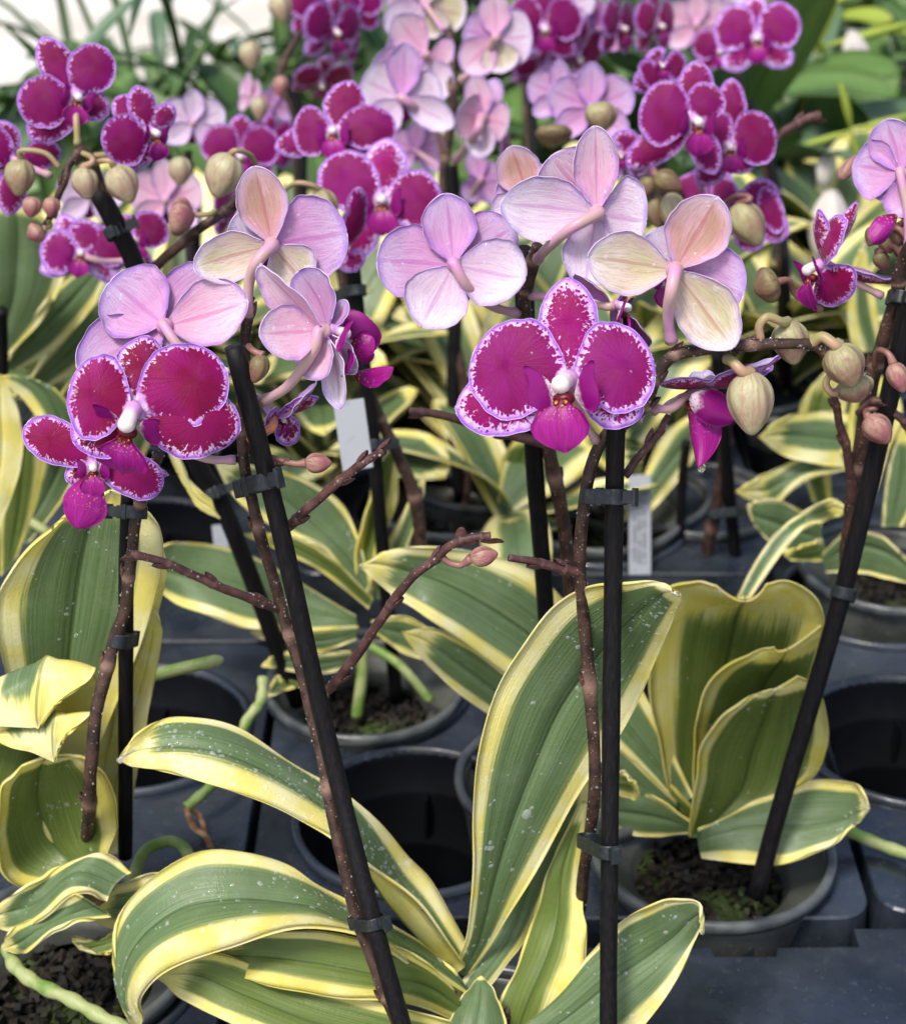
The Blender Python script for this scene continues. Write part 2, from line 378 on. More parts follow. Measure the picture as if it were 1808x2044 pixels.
s = NT('column_white'); st = s.sep(s.attr('st', True)); g = s.geo()
MCOLM = s.bsdf(s.mix(s.mr(s.math('ADD', st[1], s.math('MULTIPLY', s.noise(g, 300, 2.), .5)), .35, .8), (.58, .28, .60), (.80, .70, .70)), .35, .45, s.bump(s.noise(g, 900, 2.), .2, .0004), (.8, .6, .7), .15)
s = NT('lip_magenta'); g = s.geo(); st = s.sep(s.attr('st', True)); f = s.noise(s.comb(s.math('MULTIPLY', st[0], 7.), st[1], st[2]), 2.2, 3.)
c = s.mix(s.mr(f, .35, .7), (.34, .008, .26), (.26, .003, .13))
thr = s.mr(s.math('MULTIPLY_ADD', s.noise(s.attr('pm', True), .5, 2.), .2, st[1]), .16, .3, 1., 0.)
c = s.mix(thr, c, (.13, .002, .01))
sp2 = s.math('MULTIPLY', s.mr(s.vor(s.attr('pm', True), .9), .2, .32, 1., 0.), s.mr(st[1], .1, .5, 1., 0.))
c = s.mix(s.math('MULTIPLY', sp2, .8), c, (.62, .36, .1))
MLIP = s.bsdf(c, .4, .35, s.bump(f, .3, .0006), c, .2)
s = NT('side_lobe'); g = s.geo(); st = s.sep(s.attr('st', True)); pm = s.attr('pm', True)
c = s.mix(s.mr(s.math('MULTIPLY_ADD', s.noise(pm, .25, 2.), .3, st[1]), .22, .36), (.82, .66, .78), (.28, .004, .20))
dd = s.math('MULTIPLY', s.mr(s.vor(pm, 1.1), .2, .32, 1., 0.), s.mr(st[1], .25, .45, 1., 0.)); c = s.mix(dd, c, (.25, .0, .04))
MLOB = s.bsdf(c, .42, .4, None, c, .3)
# ---------------------------------------------------------------- builders
seedc = [0.]
def seed():
    seedc[0] += 1.37; return seedc[0] % 41.
def drops_on(sh, n, rmin=.0004, rmax=.0011, side=0, parent=None, tlo=.05, thi=.98, flow=0.):
    V = []; F = []; rr = rnd
    S = sh.P if side == 0 else sh.B; sg = 1 if side == 0 else -1
    cl = [(rr.uniform(tlo, thi), rr.uniform(.1, .9), rr.uniform(.04, .14)) for _ in range(max(3, n//14))]
    n = int(n*.55)
    for _ in range(n):
        i = rr.uniform(tlo, thi)*(sh.nt-1); j = rr.uniform(.04, .96)*(sh.ns-1)
        if rr.random() < .6:
            q = rr.choice(cl); i = min(max(rr.gauss(q[0], q[2]*.5), tlo), thi)*(sh.nt-1); j = min(max(rr.gauss(q[1], q[2]), .04), .96)*(sh.ns-1)
        i0 = int(i); j0 = int(j); a = i-i0; b = j-j0
        i1 = min(i0+1, sh.nt-1); j1 = min(j0+1, sh.ns-1)
        p = (S[i0, j0]*(1-a)+S[i1, j0]*a)*(1-b)+(S[i0, j1]*(1-a)+S[i1, j1]*a)*b
        n3 = nrm(sh.N[i0, j0])*sg
        r = (rmin+(rmax-rmin)*rr.random()**3.4)*(1.7 if rr.random() < .03 else 1.)
        t = nrm(np.cross(n3, [rr.gauss(0, 1), rr.gauss(0, 1), rr.gauss(0, 1)])); u = np.cross(n3, t)
        el = rr.uniform(.8, 1.5)
        v, f = ellipsoid(p-n3*r*.12, (t*r*el, u*r, n3*r*.42), 9, 6)
        o = len(V); V += v; F += [tuple(q+o for q in g) for g in f]
    if V:
        w = link('water_droplets', V, F, MWAT, parent or sh.o); w['kind'] = 'stuff'
def leaf(plant, secs, mL=.3, mR=.3, tipm=.02, nt=56, ns=17, th=.0014, drops=0, wav=.0006, under=False, name='leaf', label=None, dmax=.0013):
    """secs: (Lx,Ly, Mx,My, Rx,Ry, Y[, dYL, dYR, dYM]) base -> tip, in the photo's frame, at true distances"""
    L, M_, R = [], [], []
    for q in secs:
        if len(q) == 3: q = (q[0]-1, q[1], q[0], q[1], q[0]+1, q[1], q[2])
        Y = q[6]; dl = q[7] if len(q) > 7 else 0.; dr = q[8] if len(q) > 8 else 0.; dm = q[9] if len(q) > 9 else 0.
        L.append(P(q[0], q[1], Y+dl)); M_.append(P(q[2], q[3], Y+dm)); R.append(P(q[4], q[5], Y+dr))
    L, M_, R = spl(L, nt), spl(M_, nt), spl(R, nt)
    s_ = np.linspace(-1, 1, ns)[None, :, None]
    a = (R-L)[:, None]/2; b = ((R+L)/2-M_)[:, None]
    Pg = M_[:, None]+a*s_+b*s_**2
    # gentle waviness + shallow midrib groove along the local normal
    N = nrm(np.cross(np.gradient(Pg, axis=1), np.gradient(Pg, axis=0)))
    tt = np.linspace(0, 1, nt)[:, None]; ph = rnd.uniform(0, 6)
    wv = wav*(np.sin(tt*17+ph)*np.abs(s_[..., 0])**2.5*np.sign(s_[..., 0]+.01)+.6*np.sin(tt*31+ph*2+s_[..., 0]*2)*np.abs(s_[..., 0])**3)
    wid = np.linalg.norm(R-L, axis=1)[:, None]
    gr = -.05*wid*np.exp(-(s_[..., 0]/.12)**2)
    ends = np.clip(tt*8, 0, 1)*np.clip((1-tt)*12, 0, 1)
    Pg = Pg+N*((wv+gr)*ends)[..., None]
    mats = ML if not under else [ML[1], ML[0]]
    sh = sheet(name, mats, plant, Pg, th, seed(), mL, mR, tipm, label=label)
    if drops: drops_on(sh, drops, .0004, dmax)
    return sh
def leaf3d(plant, base, az, el, Ln, Wd, droop=.5, twist=0., mats=None, mL=.3, mR=.3, tipm=.02, nt=26, ns=9, fold=.15, name='leaf', roundtip=.55, th=.0012):
    ph = np.linspace(0, 1, nt); e = el-droop*ph*1.6
    dx = np.cos(e)*math.cos(az); dy = np.cos(e)*math.sin(az); dz = np.sin(e)
    d = np.stack([dx, dy, dz], 1); mid = npv(base)+np.concatenate([[[0, 0, 0]], np.cumsum(d[:-1]*Ln/(nt-1), axis=0)])
    side = np.array([-math.sin(az), math.cos(az), 0.])
    nn = np.cross(d, -side)
    sd = -side*math.cos(twist)+nn*math.sin(twist)
    n2 = nrm(np.cross(sd, d))
    c = .55; f = np.where(ph < c, .28+.72*np.sin(math.pi/2*ph/c)**1.2, np.maximum(1-((ph-c)/(1-c))**2, 0)**roundtip)
    w = np.maximum(f*Wd/2, .0004)
    s_ = np.linspace(-1, 1, ns)
    Pg = mid[:, None]+sd[:, None]*(w[:, None]*s_[None])[..., None]+n2[:, None]*(w[:, None]*fold*np.abs(s_)[None]**1.5+.03*Wd*np.sin(ph*9+az*3)[:, None]*s_[None]**3)[..., None]
    return sheet(name, mats or ML, plant, Pg, th, seed(), mL, mR, tipm)
def petal(par, name, mats, base, tip, nhint, W, kind='s', bow=.06, curl=-.10, cup=-.10, wav=.018, nt=26, ns=15, skew=0., th=.0004, label=None, c=None):
    base = npv(base); tip = npv(tip); d = tip-base; L = np.linalg.norm(d); d /= L
    n = npv(nhint); n = nrm(n-d*(n@d)); sd = np.cross(d, n)      # sd x d = n
    k = np.linspace(0, 1, nt); t = 1-(1-k)**1.7; t[-1] = .9985
    if kind == 'p':
        c = c or .50; fb = .16+.84*np.sin(math.pi/2*np.clip(t/c, 0, 1))**.85; ft = np.maximum(1-(np.clip((t-c)/(1-c), 0, 1))**2.1, 0)**.5
    else:
        c = c or .52; fb = .20+.80*np.sin(math.pi/2*np.clip(t/c, 0, 1))**1.0; ft = np.maximum(1-(np.clip((t-c)/(1-c), 0, 1))**1.9, 0)**.60
    f = np.where(t < c, fb, ft); w = f*W/2
    s_ = np.linspace(-1, 1, ns); ph = rnd.uniform(0, 6.28)
    T = t[:, None]; S = s_[None]
    along = T+skew*S*f[:, None]*.12-.05*(np.abs(S)**2)*(T < c)*T
    off = bow*4*T*(1-T)+curl*T**2+cup*S**2*f[:, None]+wav*np.abs(S)**2*np.sin(T*11+ph+S*1.5)+.5*wav*np.sin(T*23+ph*2)*np.abs(S)**4
    irr = 1+.022*np.sin(T*13+ph+S)+.014*np.sin(T*33+ph*3)+.02*np.sin(T*7+ph*2)*S
    Pg = base+d*(along*L)[..., None]+sd*(w[:, None]*S*irr)[..., None]+n*(off*L)[..., None]
    return sheet(name, mats, par, Pg, th, seed(), polar_t=.45 if kind == 'p' else .4, label=label)
def frame(C, yaw, pitch, roll):
    ez = (CAM-C).normalized(); ey = (UP-ez*UP.dot(ez)).normalized(); ex = ey.cross(ez)
    q = Matrix.Rotation(R_(yaw), 3, ey) @ Matrix.Rotation(R_(pitch), 3, ex)
    ex, ey, ez = q @ ex, q @ ey, q @ ez
    q = Matrix.Rotation(R_(roll), 3, ez)
    return q @ ex, q @ ey, ez
DEF = [('s', 0, .98, .66), ('s', 127, .98, .66), ('s', -127, .98, .66), ('p', 66, 1.0, 1.04), ('p', -66, 1.0, 1.04)]
def flower(plant, cx, cy, Y, Rpx, yaw=0, pitch=0, roll=0, pet=None, ped=None, pedm='pink', back='lilac', fm=0, lip=1., dense=1, drops=0, spread=0., column=True, label=None, lipyaw=0, lippitch=0, pr=.0016, defs=None, open_=1.):
    C = P(cx, cy, Y); Rm = m(Rpx, cx, cy, Y); ex, ey, ez = frame(C, yaw, pitch, roll)
    bk = back if isinstance(back, (list, tuple)) else [back]*5
    PF = (MPF, MPF2)[fm]; SF = (MSF, MSF2)[fm]
    if Y > .8 and rnd.random() < .62: PF, SF = MPF3, MSF3
    if Y > .8: lip *= .85
    # core mesh: receptacle + pedicel
    parts = [(*ellipsoid(C-ez*Rm*.05, (ex*Rm*.10, ey*Rm*.10, ez*Rm*.10), 12, 8), 0)]
    if ped:
        pts = [C-ez*Rm*.02, C-ez*Rm*.16]+[P(*q) if not isinstance(q, Vector) else q for q in ped]
        K = 22; pp = spl(pts, K); parts.append((*tube_mesh(pp, [pr*(1.25-.35*i/K+(.25 if i > K-3 else 0)) for i in range(K)], 10), 0))
    V, F, MI = merge(parts)
    core = link('flower', V, F, MPED[pedm], plant, MI)
    if label: core['label'] = label
    plist = []
    if pet is None:
        for i, (k, a, l, w) in enumerate(defs or DEF):
            a2 = R_(a+rnd.uniform(-4, 4)); l2 = Rm*l*rnd.uniform(.95, 1.04)
            dr = ex*math.sin(a2)+ey*math.cos(a2)
            tp = C+(dr*math.cos(spread)-ez*math.sin(spread)*(1 if k == 's' else .6))*l2*open_
            plist.append((k, tp, Rm*w*rnd.uniform(.95, 1.03), {}, i))
    else:
        for i, q in enumerate(pet):
            k, x, y, w = q[:4]; o = dict(q[4]) if len(q) > 4 else {}
            if 'dY' in o: tp = P(x, y, Y+o.pop('dY'))
            else:
                d = ray(x, y); tp = CAM+d*((C-CAM).dot(ez)/d.dot(ez))
                v = tp-C
                if v.length > Rm*2.2: tp = C+v.normalized()*Rm*1.3
            plist.append((k, tp, m(w, x, y, Y), o, i))
    out = []
    for k, tp, w, o, i in plist:
        z = o.pop('z', .03 if k == 'p' else -.035); b = o.pop('back', bk[i % len(bk)]); nh = o.pop('nh', None)
        br = o.pop('br', .06)
        dr = (tp-C).normalized(); base = C+dr*Rm*br+ez*Rm*z
        nhv = ez if nh is None else (ex*nh[0]+ey*nh[1]+ez*nh[2])
        if k == 'p': kw = dict(bow=.07, curl=-.07, cup=-.07, wav=.020)
        else: kw = dict(bow=.05, curl=-.09, cup=-.10, wav=.014)
        kw.update(o)
        nt, ns = ((30, 19) if dense else (18, 11))
        sh = petal(core, 'petal' if k == 'p' else 'sepal', [PF if k == 'p' else SF, MPB[b]], base, tp+ez*Rm*z, nhv, w, k, nt=nt, ns=ns, **kw)
        out.append(sh)
        if drops: drops_on(sh, drops, .0003, .0010, side=0 if yaw % 360 < 90 or yaw % 360 > 270 else 1, parent=core)
    if lip: make_lip(core, C, Rm*lip, ex, ey, ez, dense, lipyaw, lippitch)
    return core, out
def make_lip(core, C, R, ex, ey, ez, dense=1, ly=0, lp=0):
    if lp:
        q = Matrix.Rotation(R_(lp), 3, ex); ey, ez = q @ ey, q @ ez
    if ly:
        q = Matrix.Rotation(R_(ly), 3, ey); ex, ez = q @ ex, q @ ez
    M3 = np.array([ex, ey, ez]); c = npv(C)
    W_ = lambda a: c+(np.asarray(a, float)*R)@M3
    # column: curved tapering tube with anther cap
    K = 18; path = [W_((0, .02-.02*i/K-.10*(i/K)**2, .03+.34*i/K)) for i in range(K)]
    V, F = tube_mesh(path, [R*np.interp(i/(K-1), [0, .3, .6, .8, .92, 1.], [.105, .085, .090, .098, .078, .02]) for i in range(K)], 12)
    stv = np.array([(0, (i//12)/K, 0) for i in range(len(V))])
    link('column', V, F, MCOLM, core, None, {'st': stv})
    nt, ns = (14, 11) if dense else (10, 7)
    T = np.linspace(0, 1, nt)[:, None]; S = np.linspace(-1, 1, ns)[None]
    for sg in (-1, 1):                                          # two upright side lobes
        w = .03+.21*np.sin(math.pi*np.clip(T, 0, 1)**.85)**.62
        X = sg*(.09+.25*np.sin(T*1.6)+.06*(S**2)*w*4); Yl = -.15+.16*T+S*w*.95; Z = .12+.30*T-.16*T**2+S*w*.35
        g = np.stack([X+0*S, Yl+0*S, Z+0*S], -1)
        if sg < 0: g = g[:, ::-1]
        sheet('side_lobe', [MLOB, MLOB], core, W_(g), .0006, seed())
    # mid lobe: shield with a keel and curled horned tip
    nt2 = nt+6; T = np.linspace(0, 1, nt2)[:, None]
    wp = np.interp(T, [0, .12, .3, .55, .75, .9, 1], [.05, .10, .24, .31, .27, .16, .03])
    X = S*wp; Yl = -.20-.52*T-.0*S; Z = .26+.10*np.sin(T*2.6)-.10*T+.10*np.abs(S)**1.4*wp*3*(1-T*.8)+.03*np.exp(-(S/.2)**2)
    g = np.stack([X+0*T, Yl+.02*np.abs(S), Z+0*T], -1)
    sheet('lip', [MLIP, MLIP], core, W_(g), .0008, seed())
    # callus and throat
    V, F = ellipsoid(W_((0, -.185, .20)), (npv(ex)*R*.115, npv(ey)*R*.075, npv(ez)*R*.09), 14, 8); link('throat', V, F, MTHR, core)
    parts = []
    for (x, y, z, r) in ((-.05, -.235, .30, .026), (.05, -.235, .30, .026), (-.02, -.29, .31, .018), (.02, -.29, .31, .018)):
        parts.append((*ellipsoid(W_((x, y, z)), (npv(ex)*R*r, npv(ey)*R*r*1.2, npv(ez)*R*r), 8, 6), 0))
    V, F, MI = merge(parts); link('callus', V, F, MCAL, core)
def bud(plant, cx, cy, Lpx, Wpx, ang, Y, mat='green', ped=None, pedm='green', sd=None, tiltY=0., pr=.0013):
    """ang: direction of the bud tip in the picture, degrees clockwise from up"""
    c = P(cx, cy, Y); L = m(Lpx, cx, cy, Y)*.46; W = m(Wpx, cx, cy, Y)*.455
    z = (RT*math.sin(R_(ang))+UP*math.cos(R_(ang))+FW*tiltY).normalized(); x = z.cross(FW).normalized(); y = z.cross(x)
    nu, nv = 36, 18; V = []; st = []; sm = []; sd = seed()
    for i in range(nv+1):
        ph = math.pi*i/nv; zz = -math.cos(ph); rr = math.sin(ph)
        k = (zz+1)/2; rr *= (1.06-.26*k**2)*(1+.08*(1-k))
        if zz > .8: zz = zz+.10*(zz-.8)/.2
        for j in range(nu):
            th = 2*math.pi*j/nu
            se = math.exp(-((((th*3/(2*math.pi)+.25*k) % 1)-.5)/.10)**2)*math.sin(ph)
            gr = 1-.10*se+.035*math.cos(3*th+1.6*k+math.pi)+.02*math.sin(2*th+sd); sm.append(se)
            r2 = max(rr, .02)*W*gr
            V.append(npv(c+x*(math.cos(th)*r2)+y*(math.sin(th)*r2*.92)+z*(zz*L))); st.append((math.cos(th), k, sd+math.sin(th)))
    F = []
    for i in range(nv):
        for j in range(nu):
            j2 = (j+1) % nu; F.append((i*nu+j, (i+1)*nu+j, (i+1)*nu+j2, i*nu+j2))
    F = [f[::-1] for f in F]
    o = link('bud', V, F, MBUD[mat], plant, None, {'st': st, 'seam': sm})
    if ped:
        b = c-z*L*.93
        pts = [b]+[P(*q) for q in ped]; K = 16
        tube('bud_stalk', spl(pts, K), [pr*(1.5-.5*min(1, i/4)) for i in range(K)], MPED[pedm], o, 8)
    return o
def stem(plant, pts, r0, r1, nodes=(), mat=None, name='flower_stem', n=12, K=None, label=None, rings=True):
    K = K or max(40, len(pts)*14); p3 = [P(*q) for q in pts]; pp = spl(p3, K)
    k = np.linspace(0, 1, K); r = r0+(r1-r0)*k; nd = np.zeros(K)
    for q in nodes:
        g = np.exp(-((k-q)/(1.1/K))**2); r = r*(1+.14*g+.08*np.exp(-((k-q)/(4./K))**2)); nd += g*(.9 if rings else .2)
    pp = pp+np.array([[math.sin(i*.35)*.0002, 0, 0] for i in range(K)])
    r = r*(1+.025*np.sin(np.arange(K)*.5)+.012*np.sin(np.arange(K)*1.3))
    o = tube(name, pp, r, mat or MSTEM, plant, n, attrs={'nd': np.clip(nd, 0, 1)})
    if label: o['label'] = label
    for q in nodes:                                              # small triangular bract at each node
        i = min(int(q*(K-1)), K-2); t = nrm(pp[i+1]-pp[i]); sd = nrm(np.cross(t, npv(FW)))*rnd.choice((-1, 1))
        b = pp[i]+sd*r[i]*.9
        petal(o, 'bract', [MBR, MBR], b-t*.0006, b+t*.0055+sd*.0016, sd, .0042, 's', bow=.05, curl=-.1, cup=-.25, wav=.0, nt=8, ns=7, th=.0004)
    return o
def stemdrops(o, n, r=.0006):
    V = []; F = []; me = o.data; ps = rnd.sample(list(me.polygons), min(n, len(me.polygons))); off = npv(wloc(o))
    for p in ps:
        c = npv(p.center)+off; q = rnd.uniform(.3, 1)*r; nn = npv(p.normal)
        v, f = ellipsoid(c+nn*q*.3, ((q, 0, 0), (0, q, 0), (0, 0, q)), 6, 4); k = len(V); V += v; F += [tuple(i+k for i in g) for g in f]
    w = link('water_droplets', V, F, MWAT, o); w['kind'] = 'stuff'
def stake(plant, pts, r=.0034, label=None):
    pp = spl([P(*q) for q in pts], 30); o = tube('support_stake', pp, [r*(1+.015*math.sin(i)) for i in range(30)], MSTK, plant, 16)
    if label: o['label'] = label
    return o
def clip(plant, x, y, Y, ax, x2, r1=.0040, r2=.0034, h=.0045, flip=1, Y2=None, tab=.006, label=None):
    """band round the stake at (x,y) and the stem at (x2,y); ax = picture direction of the stake, degrees"""
    c1 = P(x, y, Y); c2 = P(x2, y, Y if Y2 is None else Y2)
    z = (UP*math.cos(R_(ax))+RT*math.sin(R_(ax))).normalized(); u = (c2-c1); u = (u-z*u.dot(z)); d = u.length; u = u.normalized(); v = z.cross(u)
    V = []; F = []; n = 28; th = .0009
    def loop(e):
        out = []
        for k in range(n):
            a = 2*math.pi*k/n; ca, sa = math.cos(a), math.sin(a)
            if ca > 0: p = c1+u*(d+(r2+e)*ca)+v*((r2+e)*sa)
            else: p = c1+u*((r1+e)*ca)+v*((r1+e)*sa)
            out.append(p)
        return out
    inn, out_ = loop(.0001), loop(th); hb = h/2; rings = []
    for e, zz in ((out_, -hb*.85), (out_, hb*.85), (None, hb), (inn, hb*.85), (inn, -hb*.85), (None, -hb)):
        if e is None: e = [(a+b)/2 for a, b in zip(inn, out_)]
        rings.append([npv(p+z*zz) for p in e])
    V = [p for r in rings for p in r]
    for i in range(6):
        j = (i+1) % 6
        for k in range(n):
            k2 = (k+1) % n; F.append((i*n+k, i*n+k2, j*n+k2, j*n+k))
    parts = [(V, F, 0)]
    f = -FW if flip > 0 else -FW
    ctr = c1+u*(-flip*(r1+tab*.45))-v*0
    if flip < 0: ctr = c1+u*(d+r2+tab*.45)
    vv = v if v.dot(-FW) > 0 else -v
    parts.append((*box(ctr+vv*.0012, (u, v, z), (tab*.55, .0009, hb*.8)), 0))
    parts.append((*box(ctr-u*flip*tab*.55+vv*.0012, (u, v, z), (.0007, .0018, hb*1.1)), 0))
    parts.append((*box(c1+u*d*.5+vv*(max(r1, r2)*.75), (u, v, z), (.0012, .0016, hb*1.08)), 0))
    for s_ in (-1, 1): parts.append((*box(c1+u*(d*.5+s_*.0028)+vv*(max(r1, r2)*.92), (u, v, z), (.0003, .0006, hb*.95)), 0))
    V, F, MI = merge(parts)
    o = link('clip', V, F, MCLIP, plant, None, None, smooth=False)
    b = o.modifiers.new('b', 'BEVEL'); b.width = .0003; b.segments = 2; b.limit_method = 'ANGLE'
    return o
def bark(plant, c, r, n=70, z=0.):
    V = []; F = []
    prof = [(r*k/8, -.004+.006*math.cos(k/8*2.2)) for k in range(1, 9)]
    v, f = lathe(c, prof, 32); v = [p+np.array([0, 0, z+rnd.uniform(-.0015, .0015)]) for p in v]; V += v; F += f
    for _ in range(n*3):
        a = rnd.uniform(0, 6.28); q = r*math.sqrt(rnd.random())*.92; p = npv(c)+np.array([q*math.cos(a), q*math.sin(a), z+rnd.uniform(-.001, .005)])
        e = Matrix.Rotation(rnd.uniform(0, 6.28), 3, Vector((rnd.gauss(0, 1), rnd.gauss(0, 1), rnd.gauss(0, 1))).normalized())
        v, f = box(p, (e.col[0], e.col[1], e.col[2]), (rnd.uniform(.0012, .0035), rnd.uniform(.001, .002), rnd.uniform(.0006, .0014)))
        k = len(V); V += v; F += [tuple(i+k for i in g) for g in f]
    o = link('bark', V, F, MBARK, plant, smooth=False); return o
def pot(plant, c, r=.058, lift=.012, fill=-.012, chips=70):
    """translucent grower's pot standing in its tray cup; c on the deck"""
    c = Vector(c); z = lift
    prof = [(r*.70, z-.095), (r*.93, z-.010), (r*.95, z-.004)]
    pro2 = [(r*.90, z-.012), (r*.915, z-.002)]
    V, F = lathe(c, prof+[(r*.915, z-.004), (r*.90, z-.012), (r*.68, z-.092)], 56)
    o = link('pot', V, F, MPOT, plant)
    rp = [(r*.945, z-.006), (r*.985, z-.005), (r*1.0, z-.002), (r*.995, z+.0012), (r*.965, z+.0018), (r*.925, z+.001), (r*.915, z-.003)]
    V, F = lathe(c, rp+[rp[0]], 72); link('pot_rim', V, F, MRIM, o)
    # sloping translucent collar inside the rim, growing medium in its middle
    V, F = lathe(c, [(r*.925, z-.003), (r*.90, z-.009), (r*.66, z-.016), (r*.64, z-.019), (r*.60, z-.024)], 56)
    link('collar', V, F, MPOT2, o)
    bark(plant, c, r*.64, chips, z+fill-.006)
    return o
def plant_empty(name, x, y, z, label, cat='orchid', group=None, at=None):
    p = at if at is not None else G(x, y, z)
    return tag(empty(name, p), label, cat, group)
# ================================================================ HERO PLANT (front centre)
GP = 'variegated potted orchids on the nursery trays'
A = plant_empty('potted_orchid', 960, 2090, 0, 'nearest potted orchid, tall yellow-edged leaf in the middle and two staked flower spikes', group=GP)
pot(A, G(955, 2125, 0), .058, .004, -.012)
leaf(A, [(500,1865,500,1832,500,1790,.60),(350,1875,340,1825,345,1745,.605),(240,1857,238,1815,252,1760,.61),(195,1842,195,1822,205,1785,.61),(172,1822,.61)], .55,.3,.02, drops=30)
leaf(A, [(928,1928,905,1940,936,1893,.585,-.006,.004),(872,1852,838,1868,870,1777,.588,-.016,.01),(802,1779,778,1796,817,1713,.592,-.018,.014),(742,1723,737,1728,769,1655,.595,-.016,.016),(662,1672,685,1642,711,1606,.598,-.014,.018),(610,1643,632,1598,642,1558,.60,-.014,.018),(530,1605,552,1548,562,1506,.60,-.014,.018),(442,1571,460,1507,472,1461,.60,-.014,.018),(375,1552,378,1490,392,1436,.60,-.012,.016),(320,1539,310,1492,325,1436,.60,-.01,.012),(268,1526,262,1503,275,1472,.60),(234,1517,.60)],
     .66,.20,.030, drops=1000, wav=.0011, dmax=.0012, label='narrow leaf arching to the upper left, beaded with water')
leaf(A, [(940,1992,928,1970,905,1938,.575),(848,1940,850,1912,850,1893,.575,-.01,.01),(784,1901,776,1872,774,1846,.575,-.014,.012),(715,1864,702,1842,700,1804,.575,-.018,.016),(625,1856,632,1808,636,1765,.575,-.022,.018),(530,1867,548,1795,572,1727,.575,-.026,.018),(450,1888,460,1792,490,1702,.572,-.028,.018),(371,1920,372,1806,402,1699,.570,-.028,.018),(318,1948,300,1850,313,1746,.567,-.028,.014),(288,1985,256,1905,246,1818,.565,-.024,.010),(277,2016,240,1968,223,1900,.562,-.016,.006),(283,2042,252,2022,238,1980,.56,-.008,.003),(276,2062,.56)],
     .46,.27,.022, drops=300, wav=.0009, label='broad leaf arching over to the lower left')
leaf(A, [(935,2052,922,2012,900,1970,.565),(850,2014,850,1970,850,1920,.562),(763,1999,770,1950,780,1890,.56,-.012,.006),(636,1984,642,1925,655,1862,.56,-.012,.006),(530,1967,538,1912,545,1862,.56,-.01,.006),(456,1938,452,1908,470,1872,.56),(385,1900,.56)], .42,.2,.03, under=True)
leaf(A, [(900,2160,900,2100,900,2040,.545),(650,2115,662,2052,682,1980,.545,-.01,.01),(480,2052,500,1992,530,1935,.55,-.01,.01),(371,1996,392,1950,420,1905,.553),(305,1945,.556)], .34,.25,.03, under=True)
leaf(A, [(898,2030,915,2060,932,2100,.572),(912,1985,935,1990,950,2010,.578),(940,1925,985,1920,1003,1932,.590),(985,1850,1025,1858,1047,1876,.604),(1005,1745,1060,1758,1092,1792,.612),(1050,1650,1100,1672,1126,1692,.616),(1110,1560,1140,1585,1170,1617,.616),(1190,1540,.616)], .3,.42,.03, drops=20, label='narrow folded leaf behind the tall one')
leaf(A, [(970,2100,1020,2100,1085,2100,.567),(1000,2000,1055,1995,1136,2003,.575,.004,-.008),(1035,1920,1092,1905,1165,1930,.585,.004,-.010),(1062,1840,1112,1830,1168,1855,.595,.004,-.010),(1090,1750,1122,1745,1158,1772,.602),(1120,1680,1140,1678,1162,1690,.608),(1160,1600,1166,1598,1171,1600,.61)], .12,.50,.02, under=True, wav=.0010)
leaf(A, [(945,2120,965,2140,1000,2180,.548),(1100,2005,1120,2040,1200,2130,.552,.008,-.008),(1172,1912,1226,1955,1290,2042,.556,.008,-.008),(1232,1848,1290,1912,1352,1955,.559,.006,-.006),(1300,1807,1345,1872,1384,1885,.561),(1350,1794,1378,1838,1399,1850,.562),(1392,1808,1400,1825,1402,1840,.560),(1399,1862,1400,1864,1401,1866,.556)], .13,.24,.012, drops=90, label='leaf lying to the lower right with a hooked tip')
LA6 = leaf(A, [(908,1930,922,1945,935,1945,.585),(937,1855,957,1872,982,1872,.586,-.004,.004),(946,1740,990,1752,1040,1784,.590,-.006,.004),(945,1620,1028,1634,1096,1690,.595,-.006,.004),(953,1505,1072,1524,1163,1575,.599,-.006,.004),(985,1400,1116,1427,1222,1485,.602,-.006,.004),(1037,1303,1168,1348,1272,1402,.603,-.006,.002),(1100,1215,1217,1285,1308,1318,.600,-.004,0),(1180,1168,1265,1232,1338,1250,.592,.002,-.004),(1268,1163,1308,1194,1352,1215,.583),(1325,1170,1335,1180,1362,1196,.576),(1356,1186,.572)],
     .24,.30,.018, nt=80, ns=21, drops=300, wav=.0009, label='tall upright leaf with a wide yellow margin')
for q in ([(900,2050),(928,1990),(975,1930)], [(930,2060),(1000,1990),(1045,1900)]):
    pass
leaf(A, [(880,2130,945,2130,1010,2130,.545),(898,2040,950,2050,1008,2050,.555,.006,.006),(925,1990,958,1995,990,1990,.565,.004,.004),(960,1950,.575)], .06,.08,.004, wav=.0004)
# ---- spike one, leaning left with its stake
S1 = stem(A, [(800,2060,.534),(760,1960,.542),(712,1830,.553),(675,1680,.566),(640,1500,.584),(600,1340,.598),(558,1200,.607),(515,1050,.608),(489,930,.609),(483,820,.610),(488,720,.612),(492,640,.614),(498,590,.617)], .0026, .0020, (.06,.30,.46,.585,.72,.83,.93), label='left flower stem of the front plant')
stemdrops(S1, 190, .00055)
stake(A, [(812,2080,.525),(745,1840,.545),(655,1480,.580),(560,1060,.598),(467,692,.602)], .0036, 'stake leaning left')
F1c, F1s = None, None
clip(A, 528, 962, .600, -13, 482, .0040, .0028, .0070, flip=1, Y2=.608)
clip(A, 748, 1842, .545, -14, 714, .0040, .0030, .0050, flip=1, Y2=.552)
